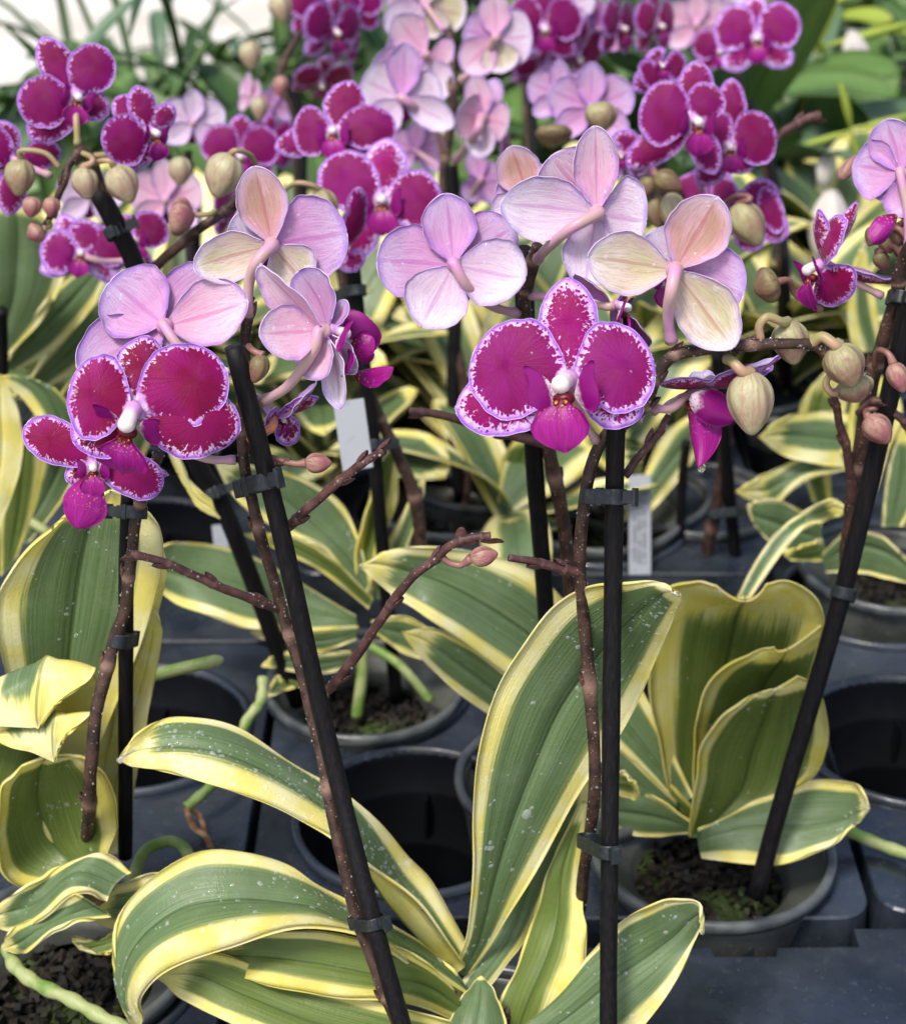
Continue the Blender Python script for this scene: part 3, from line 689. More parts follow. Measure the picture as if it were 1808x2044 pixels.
# hanging two-flower cluster
flower(A, 268, 815, .575, 200, 8, -4, 0, [('s',300,668,108,dict(bow=.02)),('s',150,885,120),('s',483,862,150,dict(skew=-.5,bow=.1)),('p',138,775,176,dict(skew=.3)),('p',448,728,172,dict(skew=.2))],
       ped=[(330,880,.60),(410,915,.606),(470,918,.608)], pedm='pink', fm=1, lip=.92, lipyaw=-24, lippitch=38, drops=6, label='magenta bloom facing out, lower left of the stem')
B1 = flower(A, 330, 652, .61, 175, 172, 8, 0, [('s',497,602,135,dict(skew=.4,back='pink')),('s',160,745,150,dict(back='lilac',z=.02)),('s',360,800,110,dict(back='white',z=.05)),('p',222,565,165,dict(back='lilac',z=-.05)),('p',440,545,150,dict(back='lilac',z=.05))],
       ped=[(365,700,.60),(430,740,.607),(488,735,.611)], back='lilac', lip=.8, drops=14, label='pale lilac back of a bloom turned away')
flower(A, 543, 488, .622, 165, 178, -6, 0, [('s',507,330,104,dict(back='rust')),('s',388,532,100,dict(back='cream')),('s',612,568,110,dict(back='cream')),('p',692,462,170,dict(back='lilac')),('p',472,425,120,dict(back='white'))],
       ped=[(515,520,.612),(498,560,.614),(494,630,.614)], pedm='pink', lip=.8, drops=12, pr=.0020, label='cream and rust back of the topmost bloom')
flower(A, 655, 660, .60, 150, 128, 0, 0, [('s',538,522,92,dict(dY=.004,back='pink',bow=-.02,br=.02,z=-.1)),('s',522,668,112,dict(dY=-.008,back='pink',z=-.06)),('s',692,812,86,dict(dY=-.004,back='white',z=-.04)),('s',612,752,120,dict(dY=-.002,back='pink',z=.0)),('p',716,742,60,dict(dY=-.004,back='pink',z=-.03)),('p',600,540,130,dict(dY=.014,back='lilac',z=.02)),('p',690,600,50,dict(dY=.006,back='lilac',z=.02))],
       ped=[(625,700,.595),(575,770,.600),(522,802,.608)], back='pink', lip=.85, lipyaw=-30, drops=22, pr=.0019, label='pale pink bloom seen from behind and the side, its lip pointing right')
petal(A, 'bloom_lip', [MLOB, MLIP], P(690,690,.612), P(738,640,.612), (.2,-1,.2), .019, 'p', cup=-.25)
petal(A, 'bloom_lip', [MLIP, MLIP], P(700,690,.610), P(744,705,.606), (.1,-1,0), .012, 'p', cup=-.3)
petal(A, 'bloom_lip', [MLIP, MLIP], P(705,745,.608), P(788,742,.600), (0,-.4,1), .008, 's', cup=-.3, curl=.12)
flower(A, 555, 832, .625, 92, 60, 20, 20, [('s',640,800,60,dict(dY=.0)),('s',598,882,66,dict(dY=.0)),('s',520,790,60,dict(dY=.01)),('p',635,770,84,dict(dY=-.01,nh=(.2,0,1))),('p',530,845,60,dict(dY=-.01,back='cream'))],
       ped=[(545,850,.612),(520,865,.609),(495,880,.608)], pedm='orange', fm=1, lip=.6)
bud(A, 516, 735, 62, 46, 200, .603, 'olive', [(505,700,.607),(495,690,.611)], 'purple')
bud(A, 634, 924, 56, 44, 90, .603, 'pink', [(590,926,.603),(555,918,.606),(520,905,.609)], 'purple')
br = stem(A, [(515,900,.609),(550,925,.606),(578,918,.604)], .0016, .0010, (.5,), MBR, 'side_branch')
for pts, nd in (([(575,1052,.606),(620,1010,.603),(680,958,.600),(730,920,.598),(768,898,.597)], (.1,.5,.7,.97)),
                ([(556,1215,.606),(500,1195,.600),(440,1172,.594),(380,1145,.590),(320,1120,.587),(262,1106,.585)], (.12,.45,.75,.97)),
                ([(655,1378,.604),(700,1325,.600),(745,1260,.597),(785,1200,.594),(820,1155,.592),(870,1115,.591),(905,1085,.590),(945,1073,.590),(980,1070,.590)], (.06,.36,.62,.80,.93,.99))):
    o = stem(A, pts, .0020, .0015, nd, MBR, 'side_branch', rings=False); stemdrops(o, 26, .0006)
bud(A, 965, 1110, 58, 44, 80, .588, 'pink', [(920,1128,.589),(895,1122,.590),(880,1108,.591)], 'purple')
petal(A, 'bract', [MBR, MBR], P(918,1080,.590), P(921,1054,.589), (0,-1,0), .004, 's', nt=8, ns=7)
# ---- spike two, upright right with the big open bloom
S2 = stem(A, [(1000,2060,.570),(1035,1965,.585),(1100,1890,.604),(1152,1830,.606),(1166,1740,.590),(1184,1600,.583),(1186,1480,.587),(1172,1320,.594),(1158,1150,.596),(1165,1010,.597),(1180,930,.598),(1212,868,.598),(1262,835,.597),(1292,800,.596),(1308,752,.596),(1342,712,.597),(1400,698,.598),(1480,690,.599),(1560,686,.600),(1628,690,.602),(1680,725,.604),(1722,760,.606)], .0027, .0019, (.05,.32,.53,.61,.66,.72,.82,.92), K=170, label='right flower stem of the front plant, arching right at the top')
stemdrops(S2, 220, .0006)
stake(A, [(1214,2100,.530),(1215,1840,.550),(1220,1400,.576),(1226,1000,.592),(1230,800,.594)], .0035, 'upright stake')
clip(A, 1226, 992, .590, 1, 1180, .0038, .0031, .0062, flip=1, Y2=.594, tab=.005)
clip(A, 1216, 1700, .558, 0, 1172, .0038, .0034, .0058, flip=1, Y2=.576)
flower(A, 1138, 762, .578, 205, 0, -6, 2, [('s',1133,550,128,dict(bow=.02)),('s',908,818,150,dict(skew=-.3,bow=.08)),('s',1284,822,112,dict(skew=.3,bow=.08)),('p',940,715,208,dict(skew=-.25)),('p',1302,712,190,dict(skew=.1))],
       ped=[(1160,830,.592),(1190,880,.597)], fm=0, lip=.98, lipyaw=-20, drops=6, label='largest magenta bloom, facing the viewer')
flower(A, 1346, 538, .600, 185, 182, -8, 0, [('s',1430,390,132,dict(back='rust')),('s',1172,512,128,dict(back='cream',skew=-.3)),('s',1462,690,122,dict(back='cream')),('p',1484,585,150,dict(back='lilac')),('p',1285,472,120,dict(back='white'))],
       ped=[(1340,580,.590),(1333,630,.594),(1340,682,.597)], pedm='pink', lip=.7, drops=22, pr=.0021, label='cream and rust back of the bloom above the arching stem')
flower(A, 1420, 775, .615, 120, 10, 65, 0, [('s',1322,776,120,dict(dY=-.012,nh=(0,-.3,1),back='white')),('s',1566,728,60,dict(dY=.012,nh=(0,-.4,1),back='white')),('s',1530,712,90,dict(dY=.03,nh=(0,.4,-1),back='white')),('p',1325,800,60,dict(dY=.01,nh=(0,.3,-1),back='white')),('p',1500,738,110,dict(dY=-.012,nh=(0,-.4,1),back='white')),('p',1400,750,70,dict(dY=.03,nh=(0,-.3,1),back='white'))],
       ped=[(1370,790,.61),(1340,815,.600),(1305,815,.598)], back='white', lip=0, fm=1, label='bloom below the arching stem seen side-on from below')
petal(A, 'bloom_lip', [MLIP, MLIP], P(1372,800,.605), P(1400,928,.598), (-.5,-1,0), .0125, 's', cup=-.35, bow=-.12, curl=.12, wav=.02)
petal(A, 'bloom_lip', [MLOB, MLOB], P(1378,792,.603), P(1468,838,.600), (0,-1,.3), .0125, 'p', cup=-.2)
bud(A, 1498, 802, 132, 98, 178, .588, 'pale', [(1480,740,.590),(1462,722,.593),(1450,716,.597)], 'green', pr=.0020)
bud(A, 1578, 682, 92, 80, 170, .606, 'green', [(1560,642,.603),(1532,632,.601),(1515,650,.600),(1518,678,.600)], 'green', pr=.0016)
bud(A, 1686, 728, 96, 90, 158, .597, 'green', [(1668,690,.597),(1640,672,.600),(1615,690,.602)], 'green', pr=.0020)
bud(A, 1706, 776, 56, 84, 160, .604, 'green', [(1665,785,.603),(1648,765,.603),(1660,745,.604)], 'green', pr=.0014)
o = stem(A, [(1246,950,.600),(1280,905,.603),(1312,868,.605),(1335,830,.606)], .0017, .0014, (.5,), MBR, 'side_branch', rings=False); stemdrops(o, 14)
o = stem(A, [(1160,1143,.596),(1120,1135,.592),(1070,1122,.588),(1016,1113,.585)], .0021, .0014, (.3,.6), MBR, 'side_branch', rings=False)
# ================================================================ PLANT behind the hero leaf: spike H
Hp = plant_empty('potted_orchid', 1120, 1560, 0, 'potted orchid behind the tall front leaf, two lilac-backed blooms beside its cut stake top', group=GP)
pot(Hp, G(1120, 1570, 0), .056, .006, -.012, 30)
stake(Hp, [(1100,1420,.735),(1088,1200,.728),(1068,950,.715),(1052,700,.700),(1043,498,.690)], .0040, 'stake with a cut top')
S3 = stem(Hp, [(1150,1400,.736),(1142,1250,.730),(1130,1080,.722),(1100,920,.712),(1080,800,.704),(1062,700,.698),(1046,620,.690),(1054,560,.684),(1074,490,.680)], .0034, .0026, (.35,.55,.84,.95))
stemdrops(S3, 60)
o = stem(Hp, [(1090,885,.70),(1020,868,.694),(960,850,.690),(880,828,.686),(818,820,.684)], .0024, .0016, (.3,.6,.9), MBR, 'side_branch', rings=False)
flower(Hp, 905, 528, .665, 150, 182, 6, 0, [('s',888,388,112,dict(back='lilac')),('s',1048,556,140,dict(back='white',skew=.3)),('s',842,654,130,dict(back='white')),('p',752,520,150,dict(back='lilac')),('p',1024,450,130,dict(back='lilac'))],
       ped=[(935,575,.66),(985,612,.675),(1032,625,.688)], back='lilac', lip=.8, pr=.0019, drops=8, label='lilac back of the left bloom')
flower(Hp, 1190, 425, .665, 185, 184, -4, 0, [('s',1186,250,92,dict(back='pink')),('s',998,405,130,dict(back='white',skew=.3)),('s',1168,572,112,dict(back='white')),('p',1098,312,150,dict(back='pink')),('p',1290,440,160,dict(back='white'))],
       ped=[(1140,455,.655),(1095,492,.664),(1070,520,.682)], back='pink', pr=.0021, lip=.7, drops=26, label='pink-backed bloom beaded with water')
flower(Hp, 1055, 400, .73, 120, 175, 0, 0, [('s',1020,292,92,dict(back='rust')),('s',985,440,80,dict(back='white')),('p',1110,340,90,dict(back='white')),('p',1002,350,80,dict(back='lilac')),('s',1090,450,80,dict(back='white'))], back='rust', lip=.6, ped=[(1070,450,.70),(1068,500,.684)])
flower(Hp, 1225, 610, .64, 100, 100, 0, 0, [('s',1155,540,60,dict(dY=.0,back='plum',nh=(.3,1,.5))),('s',1298,680,80,dict(dY=.01,back='plum',nh=(.3,1,.5))),('p',1300,830,110,dict(dY=.01,back='white',nh=(0,0,1))),('p',1265,560,80,dict(dY=.01,back='pink'))], back='pink', lip=1., lipyaw=-20, ped=[(1150,600,.66),(1060,590,.684)])
# ================================================================ PLANT B (right, in its pot)
B = plant_empty('potted_orchid', 1420, 1700, 0, 'potted orchid at the right with cupped olive leaves and a stake slanting across them', group=GP)
pot(B, G(1418, 1722, 0), .0605, .010, -.020, 90)
leaf(B, [(1360,1612,1370,1600,1385,1590,.725),(1200,1470,1230,1415,1262,1345,.735,-.01,.01),(1070,1385,1110,1308,1142,1215,.74,-.012,.012),(960,1308,1005,1230,1060,1138,.745,-.012,.012),(860,1238,895,1168,950,1102,.748,-.012,.012),(790,1190,808,1140,852,1092,.75),(742,1152,752,1125,778,1100,.75),(718,1128,.75)], .30,.30,.03, drops=120, wav=.001, label='long leaf reaching left behind the front plant')
leaf(B, [(1350,1640,1350,1620,1350,1600,.72),(1100,1505,1130,1462,1162,1420,.73),(1000,1442,1020,1402,1042,1362,.735),(900,1370,920,1330,946,1290,.738),(838,1310,850,1280,866,1255,.74),(803,1262,.74)], .32,.2,.03, drops=20)
leaf(B, [(1385,1662,1380,1650,1375,1640,.71),(1300,1670,1300,1630,1310,1592,.72),(1230,1655,1225,1620,1235,1580,.725),(1150,1650,1150,1610,1160,1590,.73),(1100,1620,.73)], .22,.1,.02, wav=.001)
leaf(B, [(1385,1640,1380,1625,1380,1610,.72),(1310,1610,1300,1570,1310,1535,.73),(1235,1570,1230,1530,1250,1490,.74),(1180,1530,.74)], .3,.2,.02, under=True)
leaf(B, [(1370,1560,1350,1550,1340,1540,.75),(1290,1540,1270,1500,1270,1450,.75),(1245,1500,1245,1470,1262,1420,.75),(1312,1416,.75)], .35,.25,.02)
leaf(B, [(1200,1575,1210,1560,1215,1545,.68),(1262,1595,1260,1565,1240,1540,.68),(1275,1590,1273,1578,1268,1565,.675)], .4,.3,.01)
leaf(B, [(1348,1640,1378,1650,1400,1640,.722),(1318,1500,1400,1512,1475,1520,.728,0,0,.010),(1300,1400,1430,1412,1540,1430,.730,-.002,-.002,.012),(1298,1300,1455,1312,1612,1340,.730,-.004,-.004,.012),(1312,1222,1470,1240,1642,1255,.728,-.006,-.006,.010),(1338,1175,1482,1214,1634,1200,.724,-.004,-.004,.006),(1392,1160,1486,1200,1580,1162,.716),(1430,1170,1487,1199,1530,1166,.712)], .32,.26,.075, under=True, nt=64, ns=21, drops=60, wav=.0006, label='tall cupped leaf at the back')
leaf(B, [(1385,1640,1400,1650,1430,1650,.712),(1386,1500,1465,1515,1570,1540,.715,-.002,-.002,.008),(1392,1422,1500,1430,1610,1440,.715,-.002,-.002,.008),(1430,1345,1532,1362,1632,1350,.712,-.002,-.002,.006),(1495,1306,1562,1318,1645,1275,.708),(1545,1292,1572,1296,1638,1248,.704)], .20,.18,.022, under=True, drops=30, wav=.0005)
leaf(B, [(1374,1668,1390,1672,1412,1668,.700),(1386,1580,1475,1592,1600,1568,.702,-.006,0,.008),(1398,1500,1500,1512,1650,1495,.702,-.006,0,.008),(1440,1430,1525,1442,1646,1412,.700,-.004,0,.006),(1500,1390,1543,1390,1622,1366,.697),(1540,1376,1552,1374,1592,1350,.695)], .17,.16,.012, under=True, nt=60, ns=21, drops=70, wav=.0005, label='olive front leaf curled like a spoon')
leaf(B, [(1395,1655,1392,1678,1402,1712,.690),(1480,1618,1488,1650,1480,1724,.690,.010,-.012),(1560,1578,1560,1648,1560,1727,.690,.016,-.014),(1625,1557,1622,1646,1625,1703,.688,.014,-.012),(1682,1560,1682,1636,1682,1670,.686,.008,-.006),(1722,1578,1720,1620,1718,1636,.683),(1735,1612,.680)], .20,.26,.014, drops=80, wav=.0009, label='low leaf lying to the right over the pot rim')
stake(B, [(1508,1790,.668),(1560,1600,.678),(1640,1330,.690),(1690,1150,.697),(1750,900,.700),(1795,700,.700),(1815,590,.700)], .0042, 'stake slanting up to the right')
S4 = stem(B, [(1690,1175,.715),(1692,1090,.715),(1704,980,.714),(1722,860,.712),(1740,760,.711),(1762,680,.710),(1790,590,.708),(1798,530,.706),(1830,470,.70)], .0036, .0028, (.3,.55,.8)); stemdrops(S4, 40)
stem(B, [(1704,1000,.712),(1690,900,.708),(1672,830,.705),(1665,780,.70)], .0021,.0016,(.4,.8), MBR, 'side_branch', rings=False)
clip(B, 1682, 1184, .696, 14, 1690, .0046, .0036, .006, flip=-1, Y2=.71); clip(B, 1800, 596, .703, 14, 1790, .0046, .0036, .006, flip=1, Y2=.708)
flower(B, 1640, 530, .70, 120, -48, 4, 6, [('s',1625,420,50,dict(dY=.0,nh=(0,0,1))),('s',1786,580,92,dict(dY=.02)),('s',1718,392,30,dict(dY=.03,nh=(1,0,.6))),('p',1690,600,118,dict(dY=-.008,nh=(0.1,0,1),skew=.2)),('p',1682,432,92,dict(dY=-.004,nh=(-.3,.2,1),bow=.12))], back='plum', lip=1.0, lipyaw=-15, fm=1, ped=[(1700,560,.705),(1760,590,.707)], label='small magenta bloom turned left in profile')
flower(B, 1800, 345, .72, 130, 170, 0, 0, [('s',1770,238,100,dict(back='lilac')),('s',1704,330,120,dict(back='lilac')),('s',1830,430,110,dict(back='lilac')),('p',1860,290,110),('p',1780,410,120,dict(back='lilac'))], back='lilac', lip=1.0, ped=[(1810,420,.71),(1812,500,.704)])
petal(B, 'bloom_lip', [MLIP, MLIP], P(1790,430,.705), P(1748,482,.695), (0,-1,0), .010, 's', cup=-.3, bow=.1)
for q in ((1530,570,54,80,250,.70,'olive',[(1575,560,.702),(1590,590,.705),(1640,620,.706)]), (1792,752,66,46,160,.69,'pink',[(1772,705,.695),(1752,700,.70),(1745,730,.706)]), (1752,856,72,60,140,.69,'pink',[(1730,820,.70),(1760,815,.70),(1800,830,.70)]), (1692,335,62,30,35,.74,'pink',None)):
    bud(B, *q[:7], ped=q[7], pedm='purple')
stem(B, [(1712,825,.708),(1750,800,.70),(1785,828,.698),(1830,860,.695)], .0017,.0013,(.3,.5,.8), MBR, 'side_branch', rings=False)
for x, y, a in ((1742,470,200),(1770,485,160),(1790,470,190),(1760,520,150),(1800,500,170)): bud(B, x, y, 44, 36, a, .715, 'olive', [(x+20,y-30,.712),(x+40,y-10,.71)], 'purple')
tube('aerial_root', spl([P(1655,1640,.72),P(1700,1662,.715),P(1760,1688,.71),P(1830,1712,.70)], 30), [.0031+.0002*math.sin(i*.9) for i in range(30)], MROOT, B, 12)
parts = []
for x, y, Y, r in ((1306,818,.597,.0019),(1276,822,.597,.0013),(1400,934,.597,.0015),(944,853,.688,.0010)):
    q = P(x, y, Y); parts.append((*ellipsoid(q, ((r,0,0),(0,r,0),(0,0,r*1.2)), 14, 10), 0))
V, F, MI = merge(parts); w_ = link('hanging_droplets', V, F, MHW, A); w_['kind'] = 'stuff'
# ================================================================ PLANT C (left front)
C_ = plant_empty('potted_orchid', 150, 1900, 0, 'potted orchid at the left edge, huge water-spotted leaf behind curled yellow leaves', group=GP)
pot(C_, G(140, 1945, 0), .058, .012, -.020, 90)
leaf(C_, [(190,1700,205,1705,250,1700,.665),(208,1545,240,1520,275,1535,.665),(243,1400,275,1395,302,1392,.665),(282,1300,300,1290,323,1272,.665),(310,1212,.665)], 1.3,1.3,.2)
leaf(C_, [(190,1640,215,1640,238,1640,.668),(205,1400,230,1400,262,1400,.668),(240,1200,280,1190,322,1200,.668),(250,1080,285,1060,328,1110,.668),(280,1020,.668)], .9,1.6,.1)
leaf(C_, [(105,1700,128,1700,150,1700,.655),(65,1560,118,1560,175,1560,.657),(15,1360,133,1350,243,1378,.658,-.004,-.004),(-8,1230,147,1218,298,1240,.656,-.006,-.006),(22,1140,162,1118,325,1122,.653,-.006,-.006),(85,1065,182,1038,316,1058,.650,-.004,-.004),(150,1020,205,998,285,1010,.648),(225,978,.646)], .30,.28,.030, nt=70, ns=21, drops=220, wav=.0009, label='huge upright leaf, grey-green with a yellow left margin')
leaf(C_, [(60,1700,120,1700,180,1680,.645),(0,1560,95,1550,186,1520,.645),(-35,1440,95,1430,196,1410,.642),(-38,1385,95,1350,198,1365,.636),(-30,1372,95,1322,188,1340,.627),(-38,1395,86,1345,182,1352,.618),(-38,1425,78,1390,150,1378,.612),(-20,1446,76,1425,112,1408,.609),(77,1454,.607)], .30,1.5,.03, nt=80, ns=21, under=True, wav=.0008, label='leaf bending forward over itself, mostly yellow')
leaf(C_, [(20,1720,60,1710,130,1700,.633),(-30,1600,50,1590,160,1580,.632),(-35,1520,80,1505,192,1490,.630),(-30,1485,100,1455,197,1440,.623),(-20,1470,112,1432,188,1428,.613),(10,1488,108,1462,152,1448,.608),(60,1500,107,1492,124,1482,.606),(108,1520,.605)], .2,1.2,.03, nt=70, ns=21, under=True, wav=.0006)
leaf(C_, [(140,1765,168,1745,205,1735,.622),(28,1766,105,1690,232,1655,.620,-.004,-.002,.010),(-6,1690,78,1622,225,1580,.618,-.004,-.002,.010),(2,1580,76,1560,180,1520,.614,-.002,-.002,.006),(42,1530,88,1514,140,1508,.610)], .24,.18,.014, under=True, drops=50, nt=60, ns=21, wav=.0005, label='rounded spoon-shaped leaf facing forward')
leaf(C_, [(212,1800,232,1765,262,1742,.60,-.006,.004),(150,1782,150,1742,205,1703,.60,-.01,.006),(80,1840,72,1802,112,1735,.60,-.01,.006),(18,1856,15,1822,42,1776,.60),(-35,1832,.60)], .22,.20,.02, drops=30)
leaf(C_, [(222,1830,190,1808,150,1784,.59),(122,1852,102,1842,84,1824,.59,-.006,.004),(52,1902,38,1882,20,1858,.59),(4,1893,.59)], .25,.3,.012)
leaf(C_, [(300,1830,260,1840,230,1860,.60),(270,1870,230,1875,200,1880,.595),(210,1905,170,1895,150,1870,.59),(148,1880,.59)], .3,.3,.01, under=True)
petal(C_, 'dry_sheath', [MDRY, MDRY], P(190,1810,.60), P(180,1705,.615), (0,-1,.2), .016, 's', cup=-.4, wav=.05)
petal(C_, 'dry_sheath', [MDRY, MDRY], P(185,1815,.60), P(226,1730,.605), (0,-1,.2), .008, 's', cup=-.4, wav=.05)
stake(C_, [(250,1710,.635),(251,1400,.635),(252,1150,.634),(258,975,.632)], .0032, 'short upright stake')
S5 = stem(C_, [(172,1700,.646),(176,1655,.622),(180,1560,.606),(190,1440,.610),(222,1300,.620),(250,1210,.624),(262,1110,.626),(275,1020,.626),(298,950,.624),(318,905,.620)], .0030, .0021, (.18,.42,.62,.8)); stemdrops(S5, 90)
clip(C_, 254, 1022, .632, 2, 276, .0036, .0028, .0055, flip=1, Y2=.627, tab=.008); clip(C_, 252, 1276, .633, 8, 236, .0036, .0030, .006, flip=1, Y2=.622)
flower(C_, 188, 928, .60, 120, 0, 5, 0, [('s',205,858,62,dict(bow=.02)),('s',132,960,50),('s',345,950,40,dict(dY=.02)),('p',52,846,92,dict(skew=-.2,c=.6)),('p',326,968,88,dict(skew=.2,c=.6))], ped=[(240,945,.615),(290,955,.623)], fm=1, lip=.72, lipyaw=-5, label='small magenta bloom with a pointed lip', column=True)
petal(C_, 'bloom_lip', [MLIP, MLIP], P(186,950,.595), P(150,1055,.588), (-.1,-1,.2), .0165, 's', cup=-.18, c=.6)
tube('aerial_root', spl([P(15,1890,.60),P(30,1930,.585),P(75,1965,.575),P(140,1995,.565),P(200,2030,.556),P(260,2060,.55)], 40), [.0030+.0004*math.sin(i*1.1) for i in range(40)], MROOT, C_, 10)
tube('aerial_root', spl([P(262,1760,.66),P(290,1700,.668),P(340,1680,.67),P(372,1700,.665),P(380,1740,.66)], 30), .0028, MROOT, C_, 10)
tube('aerial_root', spl([P(300,1350,.70),P(360,1335,.70),P(446,1316,.70)], 24), [.0030]*22+[.0024,.001], MROOT, C_, 10)
tube('aerial_root', spl([P(525,1352,.79),P(520,1400,.78),P(492,1440,.77),P(470,1500,.76),P(420,1570,.74),P(372,1612,.73)], 40), [.0028+.0003*math.sin(i*1.3) for i in range(40)], MROOT, C_, 10)
tube('dry_root', spl([P(372,1612,.73),P(385,1650,.725),P(410,1670,.72),P(425,1700,.715)], 20), .0016, MDRY, C_, 8)
tube('dry_root', spl([P(376,1610,.73),P(400,1632,.73),P(412,1672,.72)], 20), .0014, MDRY, C_, 8)
# ================================================================ PLANT D (centre middle)
D = plant_empty('potted_orchid', 730, 1380, 0, 'potted orchid in the middle with spreading striped leaves and two stakes in its pot', group=GP)
pot(D, G(730, 1392, 0), .0565, .010, -.020, 90)
leaf(D, [(715,1252,712,1240,710,1230,.85),(620,1265,602,1220,592,1158,.85,-.01,.01),(520,1258,500,1190,490,1104,.85,-.014,.012),(420,1230,402,1160,400,1084,.85,-.014,.01),(335,1192,325,1140,322,1090,.85),(250,1130,.85)], .30,.07,.02, drops=30, wav=.001)
leaf(D, [(712,1275,710,1265,710,1250,.845),(640,1300,630,1280,620,1258,.84),(560,1290,545,1275,540,1255,.84),(500,1262,.84)], .3,.2,.02)
leaf(D, [(700,1330,700,1315,700,1300,.84),(640,1345,630,1325,620,1305,.83),(560,1335,555,1318,556,1303,.83),(522,1330,.83)], .3,.3,.012)
leaf(D, [(655,1390,600,1372,560,1375,.83),(600,1370,570,1358,550,1350,.83),(530,1395,.83)], .3,.3,.01)
leaf(D, [(722,1205,735,1190,742,1178,.86),(650,1102,690,1105,718,1082,.865,-.006,.006),(580,1070,622,1042,682,1005,.87,-.008,.008),(510,1030,560,990,612,958,.87,-.006,.006),(462,985,492,960,522,932,.87),(430,925,.87)], .28,.14,.02, drops=60, label='broad leaf pointing to the upper left')
leaf(D, [(735,1215,740,1205,745,1195,.845),(640,1140,652,1128,664,1116,.84),(560,1100,570,1086,582,1070,.84),(478,1065,.84)], .45,.2,.03, under=True)
leaf(D, [(705,1180,720,1190,735,1180,.86),(712,1100,737,1085,762,1090,.865,0,0,.008),(735,1000,757,990,790,1000,.87,0,0,.006),(755,940,772,920,797,930,.875),(795,872,.88)], .45,.4,.02, under=True)
leaf(D, [(735,1190,755,1195,770,1190,.865),(760,1110,790,1110,810,1100,.87),(800,1030,825,1020,840,1010,.875),(850,940,.88)], .4,.3,.02)
leaf(D, [(740,1240,745,1250,748,1262,.85),(800,1230,805,1265,800,1300,.85),(860,1260,870,1290,860,1320,.85),(920,1330,.85)], .25,.3,.02)
leaf(D, [(440,1035,430,1020,424,1000,.78),(395,1010,385,985,380,960,.78),(350,930,345,910,350,890,.78),(325,855,.78)], 1.2,.9,.05)
tube('aerial_root', spl([P(722,1300,.85),P(722,1350,.845),P(712,1432,.84)], 20), .0034, MROOT, D, 10)
tube('aerial_root', spl([P(740,1290,.85),P(800,1330,.84),P(860,1400,.835)], 20), .0026, MROOT, D, 10)
stake(D, [(595,1405,.835),(500,1150,.83),(440,1000,.828),(395,925,.826),(330,740,.825),(275,545,.824),(235,455,.823),(195,380,.822)], .0048, 'left stake leaning far left')
clip(D, 428, 985, .826, -22, 440, .005, .0034, .006, flip=-1); clip(D, 232, 462, .822, -25, 240, .005, .003, .006, flip=-1)
stake(D, [(792,1400,.86),(768,1150,.862),(745,880,.865),(722,700,.868),(703,520,.87)], .0038, 'right stake')
S6 = stem(D, [(840,1120,.868),(832,1010,.87),(800,920,.872),(765,850,.874),(735,780,.876),(712,690,.878),(690,600,.88),(680,500,.885),(660,400,.89)], .0036, .0028, (.15,.4,.7))
clip(D, 748, 888, .862, -4, 780, .0042, .0038, .006, flip=1, Y2=.868); clip(D, 712, 580, .866, -4, 690, .0042, .0032, .006, flip=-1, Y2=.875)
S7 = stem(D, [(300,540,.822),(340,505,.815),(400,455,.81),(450,420,.815),(480,390,.82),(500,370,.83)], .0026, .0020, (.3,.6,.9), MSTEM, 'side_branch', rings=False)
# left-top group of blooms and buds
S8 = stem(D, [(270,540,.83),(230,440,.825),(200,360,.82),(170,300,.82),(140,325,.815),(125,370,.81),(95,440,.81),(70,470,.81)], .0026, .0014, (.35,.5,.65,.8), MSTEM, 'flower_stem', rings=False)
flower(D, 150, 190, .84, 108, 4, -6, -12, [('s',85,72,74),('s',64,278,80,dict(skew=.3)),('s',218,225,62),('p',36,212,104),('p',208,92,96)], ped=[(152,235,.83),(155,290,.825)], pedm='green', fm=0, lip=.95, lipyaw=14, label='magenta bloom at the far upper left')
flower(D, 300, 262, .83, 100, 14, 0, 0, [('s',275,170,62),('s',258,338,60),('s',350,210,50),('p',206,292,102),('p',230,190,66,dict(dY=.012))], ped=[(262,300,.828),(200,310,.822),(175,310,.82)], pedm='green', lip=.95, lipyaw=24)
flower(D, 30, 320, .84, 90, 10, 0, 0, [('s',0,240,60),('s',20,430,60),('s',-60,330,60),('p',-50,270,80),('p',122,300,60,dict(dY=.01))], fm=1, lip=.9, ped=[(100,350,.82)])
flower(D, 162, 505, .90, 90, 0, -10, -10, [('s',120,425,56),('s',80,540,50),('s',240,560,44),('p',80,500,92),('p',185,440,80)], lip=.95, ped=[(200,520,.88),(255,520,.85)])
flower(D, 262, 480, .91, 90, 10, -12, 14, [('s',250,425,50),('s',300,560,50),('s',200,545,50),('p',182,500,84),('p',330,440,80)], fm=0, lip=.9, ped=[(270,500,.87),(285,525,.84)])
for q in ((40,352,78,68,185,.81,'green',[(42,300,.81),(90,305,.81),(120,335,.81)]), (170,364,68,58,170,.80,'pale',[(185,322,.80),(180,312,.81),(165,305,.815)]), (245,366,84,70,155,.80,'pale',[(215,320,.80),(185,325,.81),(165,330,.81)]),
          (64,412,44,42,190,.80,'pink',None), (103,412,42,38,190,.80,'pink',None), (72,464,36,48,240,.80,'pink',[(100,450,.805),(96,440,.81)]),
          (446,348,96,82,200,.80,'pale',[(470,300,.80),(500,310,.81),(520,350,.82)]), (362,432,52,84,100,.80,'pink',[(410,428,.805),(430,420,.81)])):
    bud(D, *q[:7], ped=q[7], pedm='green')
flower(D, 665, 262, .92, 105, -2, -14, 0, [('s',705,158,84),('s',548,292,60,dict(skew=.2)),('s',740,300,60),('p',585,262,104),('p',790,246,90)], ped=[(655,320,.91),(640,370,.90),(650,420,.89)], pedm='green', fm=1, lip=.95)
